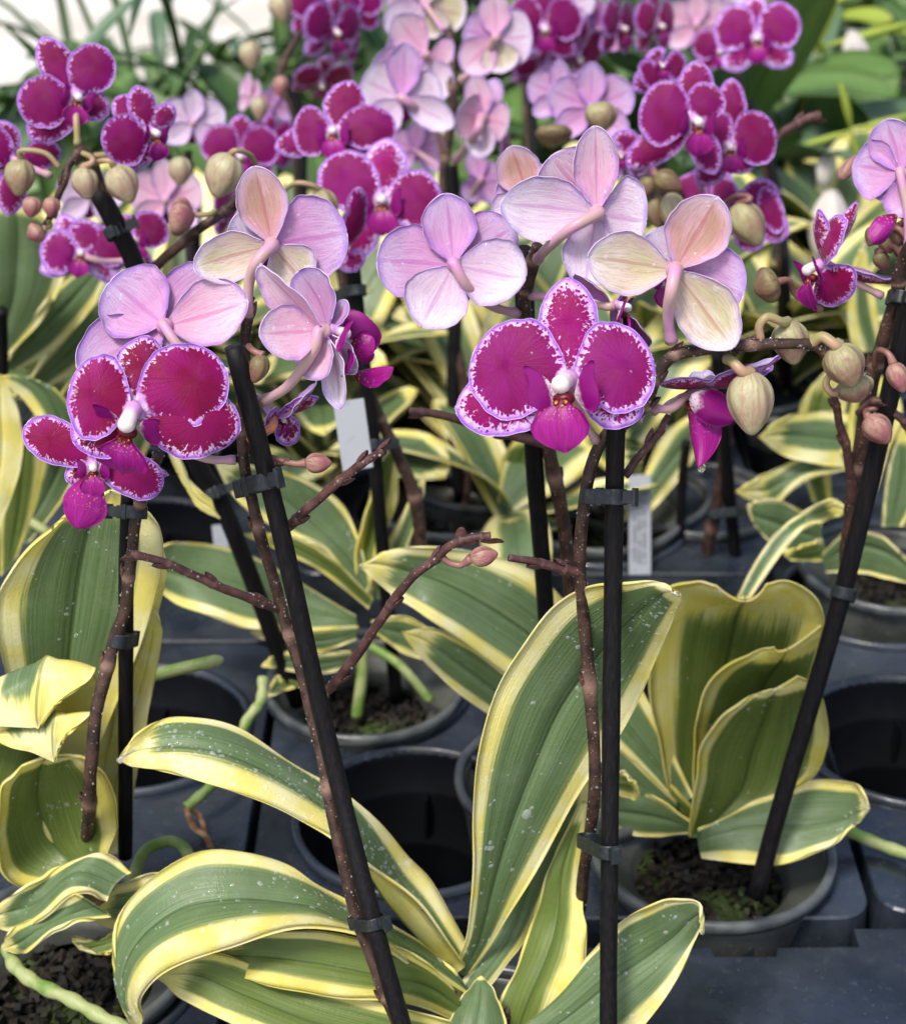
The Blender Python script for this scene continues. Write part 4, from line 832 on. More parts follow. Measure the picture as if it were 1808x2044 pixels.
flower(D, 762, 398, .895, 118, 0, -10, 0, [('s',775,272,92),('s',672,520,88,dict(skew=-.3)),('s',820,470,70),('p',640,330,122),('p',882,396,120)], ped=[(720,450,.90),(690,500,.885)], pedm='green', fm=0, lip=1.05, label='magenta bloom behind the cream-backed one')
flower(D, 695, 495, .86, 60, 20, 0, 0, [('s',715,540,60),('s',660,530,40),('p',720,380,50,dict(dY=-.01)),('p',640,420,50)], fm=1, lip=.4, ped=[(690,520,.88)])
bud(D, 648, 412, 76, 60, 165, .86, 'green', [(625,370,.86),(590,365,.86),(560,385,.87)], 'green')
# ================================================================ J: plant in the back right of centre
J = plant_empty('potted_orchid', 1440, 1130, 0, 'potted orchid behind the arching stem, crowded magenta blooms and drooping buds upper right', group=GP)
pot(J, G(1400, 1010, 0), .054, .006, -.012, 30)
stem(J, [(1395,1170,1.02),(1420,1060,1.01),(1440,950,1.005),(1448,850,1.0),(1450,700,.99),(1420,560,.98),(1390,450,.97),(1340,370,.96),(1260,340,.95),(1215,345,.95)], .0040, .0026, (.12,.3,.5,.7,.85))
stake(J, [(1475,1180,1.02),(1452,950,1.0),(1430,700,.99)], .0040, 'short black stake')
clip(J, 1462, 1022, 1.0, -6, 1425, .0044, .004, .006, flip=1, Y2=1.0)
flower(J, 1383, 240, .90, 118, 8, -4, -4, [('s',1395,118,74),('s',1255,330,70,dict(skew=.3)),('s',1430,345,60),('p',1278,212,132),('p',1428,170,80)], ped=[(1400,300,.92),(1400,380,.95)], fm=0, lip=1.0, lipyaw=18, label='magenta bloom with a bright lip')
flower(J, 1320, 130, .95, 75, 20, 0, 0, [('s',1300,100,52),('s',1270,180,50),('s',1370,190,40),('p',1280,160,66),('p',1370,130,60)], lip=.6, ped=[(1370,200,.95)])
flower(J, 1455, 290, .93, 100, 6, 0, 4, [('s',1462,155,66),('s',1395,370,60),('s',1500,340,62),('p',1548,262,112),('p',1400,230,80)], fm=0, lip=.9, ped=[(1440,350,.95)])
flower(J, 1415, 400, .96, 85, 0, -8, 0, [('s',1422,318,84),('s',1350,430,60),('s',1480,460,60),('p',1345,370,80),('p',1470,370,70)], fm=1, lip=.6, ped=[(1420,450,.97)])
flower(J, 1510, 430, .94, 95, -16, 0, 0, [('s',1520,355,80),('s',1480,500,70),('s',1570,470,60,dict(skew=.3)),('p',1562,410,96),('p',1450,420,90)], fm=1, lip=.4, ped=[(1470,480,.96)])
flower(J, 1240, 310, .93, 75, 0, 10, 0, [('s',1260,260,60),('s',1200,360,50),('s',1300,350,50),('p',1215,320,80),('p',1300,320,70)], fm=0, lip=.5, ped=[(1260,340,.95)])
for q in ((1332,362,62,50,120,.88,'olive',[(1300,335,.90),(1270,338,.92),(1250,345,.95)]), (1492,446,100,74,150,.88,'green',[(1498,395,.88),(1470,390,.90),(1440,410,.95)]), (1345,425,90,54,170,.89,'pale',[(1340,380,.90)]), (1308,420,70,50,170,.90,'olive',None), (1292,370,50,44,200,.90,'olive',None)):
    bud(J, *q[:7], ped=q[7], pedm='purple')
stem(J, [(1540,285,.95),(1575,255,.95),(1610,236,.95),(1638,230,.95)], .0022,.0026,(.5,.9), MBR, 'side_branch', rings=False)
# ================================================================ F: right middle plant
Fp = plant_empty('potted_orchid', 1770, 1170, 0, 'potted orchid at the right edge, yellow-tipped leaves over a grey pot', group=GP)
pot(Fp, G(1775, 1160, 0), .058, .012, -.020, 60)
leaf(Fp, [(1468,1200,1480,1202,1497,1196,.84),(1508,1120,1526,1120,1545,1124,.85),(1553,1060,1572,1062,1594,1064,.86),(1610,1018,1622,1030,1640,1042,.87),(1655,997,1662,1012,1668,1032,.86),(1684,1010,1684,1018,1682,1028,.855)], .30,.5,.02, drops=30, label='long narrow leaf arching up')
leaf(Fp, [(1720,935,1720,882,1722,828,.99),(1640,928,1640,872,1640,820,.98,-.012,.01),(1562,908,1560,868,1562,834,.97),(1514,872,.965)], .5,.35,.03)
leaf(Fp, [(1700,935,1700,912,1700,890,.98),(1600,962,1602,938,1600,914,.975,-.01,.01),(1548,1008,1538,975,1530,945,.97),(1500,1000,1495,980,1497,962,.965),(1468,982,.96)], .42,.4,.04)
leaf(Fp, [(1660,1110,1640,1075,1640,1045,.96),(1562,1098,1560,1048,1562,1000,.95),(1512,1055,1505,1028,1512,1000,.95),(1492,1008,.95)], .14,.12,.01)
leaf(Fp, [(1645,1100,1645,1120,1650,1142,.95),(1690,1062,1702,1090,1702,1142,.94),(1750,1068,1762,1100,1762,1152,.935),(1802,1108,1812,1132,1802,1162,.93),(1845,1170,.93)], .2,.1,.015)
leaf(Fp, [(1640,1075,1640,1100,1640,1120,.93),(1600,1090,1585,1105,1580,1118,.92),(1560,1100,.92)], .3,.3,.01)
leaf(Fp, [(1700,1000,1715,1010,1740,1010,.97),(1690,900,1730,900,1770,910,.98),(1700,800,1740,800,1800,810,.985),(1740,730,.99)], .3,.45,.03, under=True)
leaf(Fp, [(1760,1050,1780,1050,1800,1050,.96),(1770,950,1800,950,1850,960,.965),(1800,850,.97)], .2,.3,.02)
leaf(Fp, [(1620,1000,1640,1010,1660,1010,.985),(1590,900,1620,900,1660,905,.99),(1600,800,1640,790,1690,800,.995),(1670,720,.995)], .5,.45,.04, under=True)
leaf(Fp, [(1700,700,1740,700,1760,700,1.05),(1690,620,1720,615,1750,620,1.05),(1700,540,1715,530,1735,540,1.05),(1725,480,1.05)], .6,.5,.04)
# ================================================================ E: left back plant
E = plant_empty('potted_orchid', 20, 760, 0, 'potted orchid at the far left, broad green leaf and striped leaves leaning right', group=GP, at=P(20,1000,.98))
leaf(E, [(-40,740,-22,735,5,722,.98),(-60,600,25,600,92,622,.985,-.01,.01),(-60,500,35,500,132,520,.99,-.01,.01),(-40,425,30,418,90,440,.99),(20,392,.99)], .2,.2,.02, wav=.001)
leaf(E, [(-5,752,12,742,35,738,1.0),(60,640,85,660,112,690,1.0,-.01,.01),(128,560,160,580,190,602,1.0),(225,500,1.0)], .25,.3,.02)
leaf(E, [(20,800,45,790,70,790,1.02),(110,690,140,705,160,730,1.02,-.01,.01),(190,600,220,620,250,650,1.02),(290,540,1.02)], .2,.4,.02)
leaf(E, [(60,850,90,840,120,840,1.04),(160,740,185,755,210,780,1.04,-.01,.01),(240,650,260,665,290,700,1.04),(330,600,1.04)], .3,.3,.02)
leaf(E, [(0,1100,30,1090,60,1080,.93),(60,980,95,985,130,990,.93),(90,880,130,880,165,900,.93,-.006,.006),(50,800,95,790,140,812,.93),(5,762,40,752,80,762,.93),(-10,755,.93)], .40,.12,.02, drops=30)
leaf(E, [(0,1150,20,1130,35,1110,.90),(0,1020,40,1000,75,1000,.90),(30,920,50,900,95,900,.90),(60,840,75,830,100,850,.90)], .25,.4,.02, under=True)
leaf(E, [(-60,1060,-30,1060,0,1050,.87),(-60,920,0,920,42,930,.87),(-50,820,0,812,40,830,.87),(0,748,.87)], 1.4,1.4,.1, label='all-yellow leaf')
leaf(E, [(100,1000,130,985,150,1000,.95),(150,900,175,890,200,900,.96),(200,810,235,790,270,800,.965),(320,720,.97)], .3,.3,.02)
leaf(E, [(180,1010,210,1000,235,1010,.98),(220,900,255,890,290,905,.98),(280,800,300,790,330,800,.985),(350,700,.99)], .25,.25,.02)
stake(E, [(8,960,.97),(5,700,.96),(3,618,.95)], .0034)
tube('aerial_root', spl([P(0,1000,.95),P(60,1040,.93),P(120,1080,.92)], 16), .003, MROOT, E, 8)
# ================================================================ K: centre back plant with the lilac backs
K_ = plant_empty('potted_orchid', 900, 1040, 0, 'potted orchid with a tall brown spike between pale pink blooms, top centre', group=GP, at=G(905,1040,0))
pot(K_, G(900, 1010, 0), .055, .006, -.012, 20)
stake(K_, [(918,1000,1.08),(905,800,1.09),(908,620,1.10),(905,420,1.12),(900,330,1.13)], .0046)
stem(K_, [(890,1060,1.07),(925,1000,1.08),(945,880,1.085),(925,760,1.09),(905,660,1.10),(890,480,1.12),(885,350,1.14),(900,240,1.15),(902,140,1.16),(898,60,1.18)], .0040, .0030, (.1,.3,.5,.7,.85))
clip(K_, 905, 1052, 1.07, 0, 925, .005, .004, .006)
flower(K_, 803, 195, 1.06, 115, 180, 0, 0, [('s',808,84,70,dict(back='lilac')),('s',740,262,70,dict(back='white')),('s',906,250,64,dict(back='white')),('p',722,160,110,dict(back='white')),('p',884,195,110,dict(back='white'))], back='white', lip=.7, ped=[(830,215,1.06),(865,245,1.10),(885,300,1.13)], pr=.0024, drops=3)
flower(K_, 850, 110, 1.16, 105, 184, 0, 0, [('s',788,30,80,dict(back='pink')),('s',880,200,80,dict(back='white')),('s',740,150,80,dict(back='lilac')),('p',900,130,100,dict(back='pink')),('p',770,100,100,dict(back='lilac'))], back='pink', lip=.6, ped=[(880,140,1.17)])
flower(K_, 850, 10, 1.22, 100, 180, 0, 0, [('s',850,-80,80,dict(back='cream')),('s',770,60,80,dict(back='white')),('s',870,75,70,dict(back='cream')),('p',930,30,90,dict(back='cream')),('p',775,-10,100,dict(back='pink'))], back='pink', lip=.6, ped=[(885,60,1.2)])
flower(K_, 990, 75, 1.12, 105, 176, 0, 0, [('s',985,-15,66,dict(back='pink')),('s',925,140,80,dict(back='pink')),('s',1005,145,78,dict(back='cream')),('p',1062,70,110,dict(back='white')),('p',925,60,90,dict(back='lilac'))], back='pink', lip=.6, ped=[(960,130,1.13),(920,160,1.15)], pedm='pink', pr=.0026)
flower(K_, 968, 235, 1.08, 100, 150, 0, 0, [('s',950,150,60,dict(back='pink',nh=(.3,0,1))),('s',910,225,90,dict(dY=-.01,back='pink')),('s',960,315,70,dict(back='white')),('p',1015,250,80,dict(back='pink')),('p',985,160,60,dict(dY=.02,back='lilac'))], back='pink', lip=.8, ped=[(950,265,1.07),(910,320,1.12)], pedm='pink', pr=.0026)
flower(K_, 960, 360, 1.12, 80, 170, 0, 0, [('s',945,300,46,dict(back='lilac')),('s',930,400,50),('s',1000,400,50),('p',935,350,60),('p',1000,340,60)], back='lilac', lip=.6, ped=[(920,420,1.12)])
flower(K_, 830, 300, 1.18, 60, 180, 0, 0, back='lilac', lip=.6, dense=0, ped=[(885,340,1.14)])
for (x, y, Yc, r_, nh) in ((1,2,3,4,5),)[:0]: pass
# ================================================================ far rows: canonical spikes at real positions
def spike_plant(x, y, z, top, blooms, buds, label, Yt=None, n=7, stk=True, leaves=True, sz=.15, pot_=True, leafaz=None, mat=None):
    b = G(x, y, z); p = plant_empty('potted_orchid', 0, 0, 0, label, group=GP, at=b)
    if pot_: pot(p, b, .054, .006, -.012, 10)
    if leaves:
        for i in range(n):
            az = rnd.uniform(0, 6.28) if leafaz is None else leafaz+rnd.uniform(-.9, .9)
            az = i*2.4+rnd.uniform(-.3, .3) if leafaz is None else az
            leaf3d(p, b+Vector((0, 0, .01+.006*i)), az, rnd.uniform(.45, 1.25), sz*rnd.uniform(.75, 1.15), rnd.uniform(.042, .056), rnd.uniform(.25, .75), rnd.uniform(-.3, .3), mats=mat, mL=rnd.uniform(.18, .55), mR=rnd.uniform(.18, .55), tipm=.02)
    if top:
        q = [(x, y-30, b.y)]
        for t in top: q.append(t)
        stem(p, q, .0036, .0024, (.3, .5, .7, .85), MSTEM, rings=False)
        if stk: stake(p, [(x+14, y-25, b.y-.01)]+[(t[0]+10, t[1], t[2]-.01) for t in top[:-1]], .0036)
    for f in blooms: flower(p, *f[:4], **dict(dict(dense=0, lip=.95), **f[4]))
    for q in buds: bud(p, *q)
    return p
spike_plant(640, 900, 0, [(620,600,1.20),(595,400,1.22),(590,240,1.24),(560,150,1.25),(600,60,1.26)],
  [(640,160,1.2,66,dict(yaw=20,pitch=50,fm=1,back='white')), (665,60,1.26,80,dict(yaw=40,pitch=10,back='plum')), (648,15,1.3,80,dict(yaw=0,fm=1)), (700,10,1.34,70,dict(yaw=-10)),
   (480,310,1.1,80,dict(yaw=0,fm=1)), (462,420,1.08,70,dict(yaw=60,fm=0)), (540,290,1.16,66,dict(yaw=30,fm=1)), (500,190,1.3,46,dict(yaw=120,back='pink')), (545,210,1.32,44,dict(yaw=200,back='lilac')), (690,85,1.33,60,dict(yaw=60))],
  [(500,108,60,50,175,1.2,'pale'), (518,215,50,36,180,1.2,'pale'), (560,170,44,34,190,1.2,'pink'), (560,14,60,50,170,1.2,'pale'), (360,340,60,50,180,1.0,'pale')], 'potted orchid with small magenta blooms rising left of the pale pink ones')
spike_plant(1040, 850, 0, [(1040,600,1.25),(1060,400,1.28),(1055,280,1.3),(1048,170,1.32),(1060,100,1.34)],
  [(1085,55,1.28,84,dict(yaw=10,fm=0)), (1150,110,1.3,80,dict(yaw=40,pitch=30,back='lilac')), (1075,140,1.32,60,dict(yaw=20,pitch=40,back='plum')), (1120,15,1.36,70,dict(yaw=170,back='white')), (1010,300,1.2,50,dict(yaw=80,fm=1))],
  [(1100,270,50,60,180,1.15,'olive')], 'potted orchid with deep purple blooms right of the pale pink ones, top centre')
spike_plant(1330, 820, 0, [(1330,600,1.30),(1320,400,1.32),(1300,250,1.34),(1290,120,1.36),(1300,40,1.38)],
  [(1235,55,1.30,72,dict(yaw=60,fm=1,back='plum')), (1310,50,1.31,72,dict(yaw=55,fm=1,back='plum')), (1195,60,1.36,60,dict(yaw=170,back='plum')), (1180,215,1.05,90,dict(yaw=180,back='lilac',dense=1)), (1390,50,1.42,70,dict(yaw=170,back='pink')), (1120,190,1.1,70,dict(yaw=170,back='lilac')), (1430,5,1.45,60,dict(yaw=180,back='white'))],
  [(1200,232,64,70,180,1.0,'green'), (1106,268,44,80,180,1.0,'olive')], 'potted orchid with two magenta blooms in profile, top right of centre')
spike_plant(1560, 800, 0, [(1560,600,1.22),(1550,450,1.24),(1520,300,1.26),(1480,200,1.27),(1470,120,1.28)],
  [(1510,75,1.16,92,dict(yaw=2,pitch=-8,fm=0,dense=1)), (1440,100,1.25,60,dict(yaw=-10,back='plum'))], [], 'potted orchid with a single open magenta bloom at the top right')
spike_plant(380, 850, 0, [(380,600,1.1),(380,400,1.12),(375,300,1.13)],
  [(385,245,1.12,70,dict(yaw=185,back='white')), (330,400,1.08,80,dict(yaw=170,back='pink')), (180,395,1.05,70,dict(yaw=190,back='white'))], [(470,360,10,10,0,1.1,'pale')][:0], 'potted orchid at left with white-backed blooms between the magenta ones')
for i, (x, y, n, sz, az) in enumerate(((200,900,8,.16,None),(780,820,9,.17,1.9),(960,960,8,.17,1.4),(1130,900,8,.15,None),(1260,1000,8,.17,1.6),(520,800,8,.16,None),(1480,780,7,.16,None),(1700,760,7,.16,None),(860,700,8,.16,None),(60,700,6,.16,None),(1230,700,7,.16,None),(1650,620,7,.15,None),(330,700,7,.15,None),(1100,640,7,.15,None),(640,1010,7,.13,None),(1010,1090,5,.11,None),(440,930,8,.15,None),(1330,900,7,.15,1.6))):
    lab = ['left of the middle, under the magenta blooms','its yellow-edged leaves sweeping up behind the middle stakes','its yellow stripes fanning out left of the short stake','behind the small grey pot','leaves just right of the upright stake','behind the leaning left stake','behind the arching stem','at the right edge behind the yellow-tipped leaves','far back below the lilac blooms','far back at the left edge','far back below the pink-backed bloom','far back at the right','far back at left behind the buds','far back in the middle','between the middle stakes, low','small one under the cut stake','just right of the two crossing stakes at left','right of the upright stake, behind its label'][i]
    spike_plant(x, y, 0, None, [], [], 'leafy variegated orchid '+lab, n=n, sz=sz, pot_=i < 9, leafaz=az)
# slim extra stakes and stems of plants whose pots are hidden
Xp = plant_empty('potted_orchid', 1190, 1060, 0, 'potted orchid in the small grey pot behind the upright stake, few leaves', group=GP, at=G(1192,1062,0))
pot(Xp, G(1192, 1050, 0), .0575, .012, -.012, 60)
leaf(Xp, [(1040,1030,1060,1035,1080,1040,1.04),(1000,960,1030,960,1070,970,1.05),(1010,900,1050,890,1090,900,1.05),(1060,860,1.05)], .2,.2,.02, under=True)
leaf(Xp, [(1240,1040,1260,1040,1280,1040,1.04),(1280,960,1310,960,1340,975,1.05),(1330,860,1380,870,1400,890,1.06),(1440,800,1.07)], .4,.4,.03)
leaf(Xp, [(1140,1050,1130,1050,1120,1040,1.02),(1080,1060,1070,1045,1070,1030,1.0),(1000,1040,.99)], .3,.2,.02)
stake(Xp, [(1356,1080,1.03),(1362,960,1.03),(1370,880,1.03)], .003); stake(Xp, [(1020,1010,1.04),(1010,940,1.05)], .003)
o = tag(empty('plant_label', P(1277,1050,1.0)), 'white plastic plant label standing behind the upright stake, faint grey print', 'plant label', 'white plastic labels')
def label_card(o, x, y, Y, wpx, hpx, rot, rows):
    c = P(x, y, Y); w = m(wpx, x, y, Y)/2; h = m(hpx, x, y, Y)/2
    u = (RT*math.cos(R_(rot))-UP*math.sin(R_(rot))); v = (UP*math.cos(R_(rot))+RT*math.sin(R_(rot))); n = u.cross(v)
    V, F = box(c, (u, v, n), (w, h, .0004)); b = link('card', V, F, MTAG, o, smooth=False)
    md = b.modifiers.new('b', 'BEVEL'); md.width = .0003
    V = []; F = []
    for i in range(rows):
        yy = -h*.75+1.5*h*i/rows
        for j in range(3):
            if rnd.random() < .3: continue
            q, f = box(c+v*yy+u*(w*(-.55+.5*j)*.9)+n*.00065, (u, v, n), (w*.14, h*.35/rows, .0002)); k = len(V); V += q; F += [tuple(a+k for a in g) for g in f]
    if V: link('print', V, F, MPRN, b, smooth=False)
label_card(o, 1277, 1048, 1.0, 44, 200, 0, 30)
o2 = tag(empty('plant_label', P(705,870,.80)), 'tilted blank white plant label left of the middle black stake', 'plant label', 'white plastic labels')
label_card(o2, 705, 868, .80, 62, 140, -8, 0)
o3 = tag(empty('plant_label', P(430,1060,.9)), 'small pale plant label low between the leaning stakes at left', 'plant label', 'white plastic labels')
label_card(o3, 440, 1072, .95, 30, 50, -6, 0)
# ================================================================ trays
def circle(c, r, n): return [(c[0]+r*math.cos(2*math.pi*k/n), c[1]+r*math.sin(2*math.pi*k/n)) for k in range(n)]
def rrect(x0, y0, x1, y1, r, n=5, rot=0., notch=None):
    pts = []
    for cx, cy, a0 in ((x1-r, y0+r, -90), (x1-r, y1-r, 0), (x0+r, y1-r, 90), (x0+r, y0+r, 180)):
        for k in range(n+1):
            a = R_(a0+90*k/n); pts.append((cx+r*math.cos(a), cy+r*math.sin(a)))
    return pts
def tray(outline, cups, label, z=0.):
    """deck with real cup holes, cup walls with stepped rings and ribs, and a skirt"""
    c0 = Vector((sum(p[0] for p in outline)/len(outline), sum(p[1] for p in outline)/len(outline), z))
    t = tag(empty('plant_tray', c0), label, 'tray', 'grey plastic carrying trays')
    pts = [Vector(p) for p in outline]; edges = [(i, (i+1) % len(outline)) for i in range(len(outline))]
    for (cx, cy, r, open_) in cups:
        k = len(pts); cc = circle((cx, cy), r, 48); pts += [Vector(p) for p in cc]; edges += [(k+i, k+(i+1) % 48) for i in range(48)]
    vs, es, fs, *_ = geometry.delaunay_2d_cdt(pts, edges, [], 1, 1e-6)
    keep = []
    for f in fs:
        cx = sum(vs[i].x for i in f)/len(f); cy = sum(vs[i].y for i in f)/len(f)
        if any((cx-a)**2+(cy-b)**2 < (r*.9995)**2 for a, b, r, _ in cups): continue
        a = (vs[f[1]]-vs[f[0]]).cross(vs[f[2]]-vs[f[0]]); keep.append(tuple(f) if a > 0 else tuple(f)[::-1])
    V = [(v.x, v.y, z) for v in vs]; n = len(V); F = list(keep)
    # rounded lip & skirt
    k0 = len(V); N = len(outline); cc = np.array(outline); ctr = cc.mean(0)
    for dz, sc in ((0, 0), (-.0012, .0012), (-.010, .0018), (-.024, .0025)):
        for p in outline:
            d = np.array(p)-ctr; d /= np.linalg.norm(d); V.append((p[0]+d[0]*sc, p[1]+d[1]*sc, z+dz))
    for i in range(3):
        for j in range(N):
            j2 = (j+1) % N; F.append((k0+i*N+j, k0+(i+1)*N+j, k0+(i+1)*N+j2, k0+i*N+j2))
    link('tray_deck', V, F, MTRAY, t, smooth=False)
    for (cx, cy, r, open_) in cups:
        c = (cx, cy, z)
        V, F = lathe(c, [(r*1.035, .0005), (r*1.03, .0030), (r*1.0, .0036), (r*.972, .0030), (r*.955, -.002), (r*.93, -.018), (r*.86, -.019), (r*.845, -.021), (r*.80, -.045), (r*.72, -.046), (r*.70, -.049), (r*.66, -.083)], 56)
        o = link('cup', V, F, MTRAY if False else MCUP, t)
        V, F = lathe(c, [(r*1.040, .0004), (r*1.034, .0034), (r*1.0, .0042), (r*.968, .0033), (r*.960, -.0015)], 64)
        link('cup_rim', V, F, MTRAY, o)
        if open_:
            parts = []
            for k in range(6):
                a = k*math.pi/3+.4; u = Vector((math.cos(a), math.sin(a), 0)); w = Vector((-math.sin(a), math.cos(a), 0))
                parts.append((*box(Vector(c)+u*r*.80+Vector((0, 0, -.042)), (u, w, (0, 0, 1)), (r*.075, .0008, .022)), 0))
                parts.append((*box(Vector(c)+u*r*.55+Vector((0, 0, -.074)), (u, w, (0, 0, 1)), (r*.22, .0010, .003)), 0))
            V, F, MI = merge(parts); link('rib', V, F, MCUP, o, smooth=False)
    return t
g = lambda x, y: (G(x, y).x, G(x, y).y)
def cup(x, y, r, op=1): a = g(x, y); return (a[0], a[1], r, op)
T1 = rrect(-.098, .664, .198, .985, .016)
# stepped front edge like a moulded lug
T1 = [(p[0], p[1]) for p in T1]
T1 = [(.110, .664), (.112, .652), (.140, .652), (.142, .664)]+T1
tray(T1, [cup(1418,1700,.0600,0), cup(826,1640,.0600,1), cup(735,1372,.0575,0), cup(1120,1555,.056,0) if False else (.078,.838,.056,0)], 'grey plastic tray under the middle plants with one large empty cup')
tray(rrect(.204, .668, .56, 1.03, .016), [cup(1815,1480,.0600,1), cup(1850,1760,.058,1) if False else (.268,.700,.028,1)][:1]+[(.345,.735,.058,1),(.350,.93,.058,1),(.262,.957,.058,0)], 'grey plastic tray at the right edge with an empty dark cup')
FT = rrect(-.098, .28, .50, .642, .012); FT = FT[:6]+[(.50,.655),(.188,.655),(.188,.6425),(.150,.642),(.149,.636),(.120,.636),(.119,.642)]+FT[12:]
tray(FT, [(G(955,2125).x,G(955,2125).y,.058,0),(.15,.46,.058,1),(.02,.43,.058,1)], 'grey plastic tray nearest the viewer under the front plant')
tray(rrect(-.46, .36, -.104, .905, .016), [(G(140,1945).x,G(140,1945).y,.058,0), (-.172,.818,.060,1), (-.31,.72,.058,1), (-.175,.47,.055,1)], 'grey plastic tray at the left under the curled-leaf plant, one empty cup showing')
tray(rrect(-.10, .990, .205, 1.31, .016), [(G(1192,1050).x,G(1192,1050).y,.0575,0), (-.01,1.07,.055,0), (.05,1.23,.055,1), (.16,1.23,.03,1), (-.065,1.22,.03,0)], 'grey plastic tray behind the middle plant')
tray(rrect(.210, 1.035, .56, 1.36, .016), [cup(1525,905,.056,1), (.39,1.17,.056,1), (.42,1.30,.05,1)], 'grey plastic tray with an empty cup behind the drooping pale bud')
tray(rrect(-.50, .91, -.106, 1.31, .016), [(-.20,1.03,.058,1), (-.36,1.03,.058,1), (-.27,1.18,.058,1)], 'grey plastic tray in the second row at the left')
# ================================================================ bench, floor, far foliage
def slab(name, x0, x1, y0, y1, z0, z1, mat, kind='structure'):
    V, F = box(((x0+x1)/2, (y0+y1)/2, (z0+z1)/2), ((1,0,0),(0,1,0),(0,0,1)), ((x1-x0)/2, (y1-y0)/2, (z1-z0)/2))
    o = link(name, V, F, mat, smooth=False)
    if kind: o['kind'] = kind
    return o
s = NT('bench_cloth'); gg = s.geo(); MBENCH = s.bsdf(s.mix(s.mr(s.noise(gg, 40, 4.), .4, .7), (.012, .014, .016), (.035, .04, .045)), .8, .3, s.bump(s.noise(gg, 300, 3.), .4, .002))
slab('bench_top', -1.6, 1.6, .1, 1.75, -.11, -.085, MBENCH)
s = NT('pale_floor'); gg = s.geo(); n1 = s.noise(gg, 2.5, 4., .6)
MFLOOR = s.bsdf(s.mix(s.mr(n1, .35, .7), (.52, .49, .42), (.74, .71, .64)), .7, .3, s.bump(s.noise(gg, 60, 4.), .3, .01))
V = [(-60, -20, -.75), (60, -20, -.75), (60, 120, -.75), (-60, 120, -.75)]
fl = link('ground', V, [(0, 1, 2, 3)], MFLOOR, smooth=False, origin=(0, 0, -.75)); fl['kind'] = 'structure'
s = NT('soil_dark'); gg = s.geo(); MSOIL = s.bsdf(s.mix(s.noise(gg, 30, 4.), (.015, .018, .010), (.05, .06, .03)), .9, .2)
slab('far_bench', -.35, 3.6, 1.95, 4.6, -.32, -.28, MSOIL)
slab('far_bench', -3.6, -.45, 2.05, 3.2, -.32, -.28, MSOIL)
MFL = NT('white_blossom'); gg = MFL.geo(); MWHT = MFL.bsdf(MFL.mix(MFL.mr(MFL.noise(gg, 60, 3.), .4, .7), (.76, .70, .66), (.84, .82, .76)), .5, .3, None, (.8, .76, .7), .3)
def bush(name, c, n, Ln, Wd, mats, label, el=(.2, 1.3), droop=(.3, .9), spread=.10, cat='plant', grp='green foliage plants behind the orchids', hgt=.12, tip=.5):
    p = tag(empty(name, c), label, cat, grp)
    for i in range(n):
        mt = rnd.choice(mats); b = Vector(c)+Vector((rnd.uniform(-spread, spread), rnd.uniform(-spread, spread), rnd.uniform(0, hgt)))
        leaf3d(p, b, rnd.uniform(0, 6.28), rnd.uniform(*el), Ln*rnd.uniform(.7, 1.2), Wd*rnd.uniform(.7, 1.2), rnd.uniform(*droop), rnd.uniform(-.5, .5), mats=[mt, mt], nt=14, ns=5, fold=.3, roundtip=tip)
    return p
def GY(x, y, Y): return P(x, y, Y)
# strap-leaved plants, upper left
k = 0
for x, y, Y, L, W, mt in ((60,400,1.9,.17,.03,0),(200,330,2.2,.50,.011,0),(330,330,1.9,.45,.010,0),(450,330,2.1,.52,.013,0),(560,260,2.3,.46,.012,1),(640,300,1.8,.40,.013,0),(140,400,1.7,.17,.030,1)):
    lb = ('narrow dark strap leaves','arching grassy leaves','thin blue-green blades','long dark blades','broad arching blades','dark blades between spikes','bright upright leaves')[k]
    bush('strap_leaf_plant', GY(x, y+150, Y), 10, L, W, [MG[mt], MG[0]], lb+' far back, %s' % ('behind the leftmost bloom','left of the pale flower','above the pale bud','under the pale floor patch','near the tall pink spike','beside the spotted blooms','at the left edge')[k], el=(.5, 1.35), droop=(.45, 1.2), spread=.06); k += 1
spots = [(1640,330,1.75,.22,.055,(3,0)),(1760,330,1.9,.22,.05,(1,3)),(1560,380,1.65,.20,.055,(3,3)),(1700,480,1.6,.20,.05,(3,1)),(1330,180,2.0,.25,.05,(0,1)),(1190,150,2.3,.28,.04,(0,0)),(1050,200,2.2,.26,.05,(0,1)),(930,330,2.0,.22,.04,(1,0)),(700,420,1.8,.2,.04,(1,0)),(560,460,1.8,.18,.04,(1,3)),(400,500,1.75,.18,.045,(1,0)),(280,480,1.7,.16,.045,(1,1)),(60,470,1.6,.18,.05,(1,3)),(1460,250,2.1,.26,.05,(3,1)),(1600,120,2.5,.3,.05,(1,0)),(1750,120,2.6,.3,.05,(0,3)),(1380,60,2.8,.3,.05,(1,0)),(1500,30,3.0,.3,.045,(1,2)),(1700,20,3.2,.3,.045,(1,0)),(1200,40,2.9,.3,.04,(0,1)),(1000,60,2.8,.3,.05,(0,0)),(820,120,2.6,.3,.05,(1,0)),(1300,460,1.6,.18,.05,(0,3)),(1150,400,1.7,.18,.05,(0,1)),(1500,560,1.5,.18,.05,(3,0)),(820,520,1.6,.18,.05,(0,1)),(480,560,1.55,.18,.05,(0,1)),(1000,540,1.55,.18,.05,(0,3))]
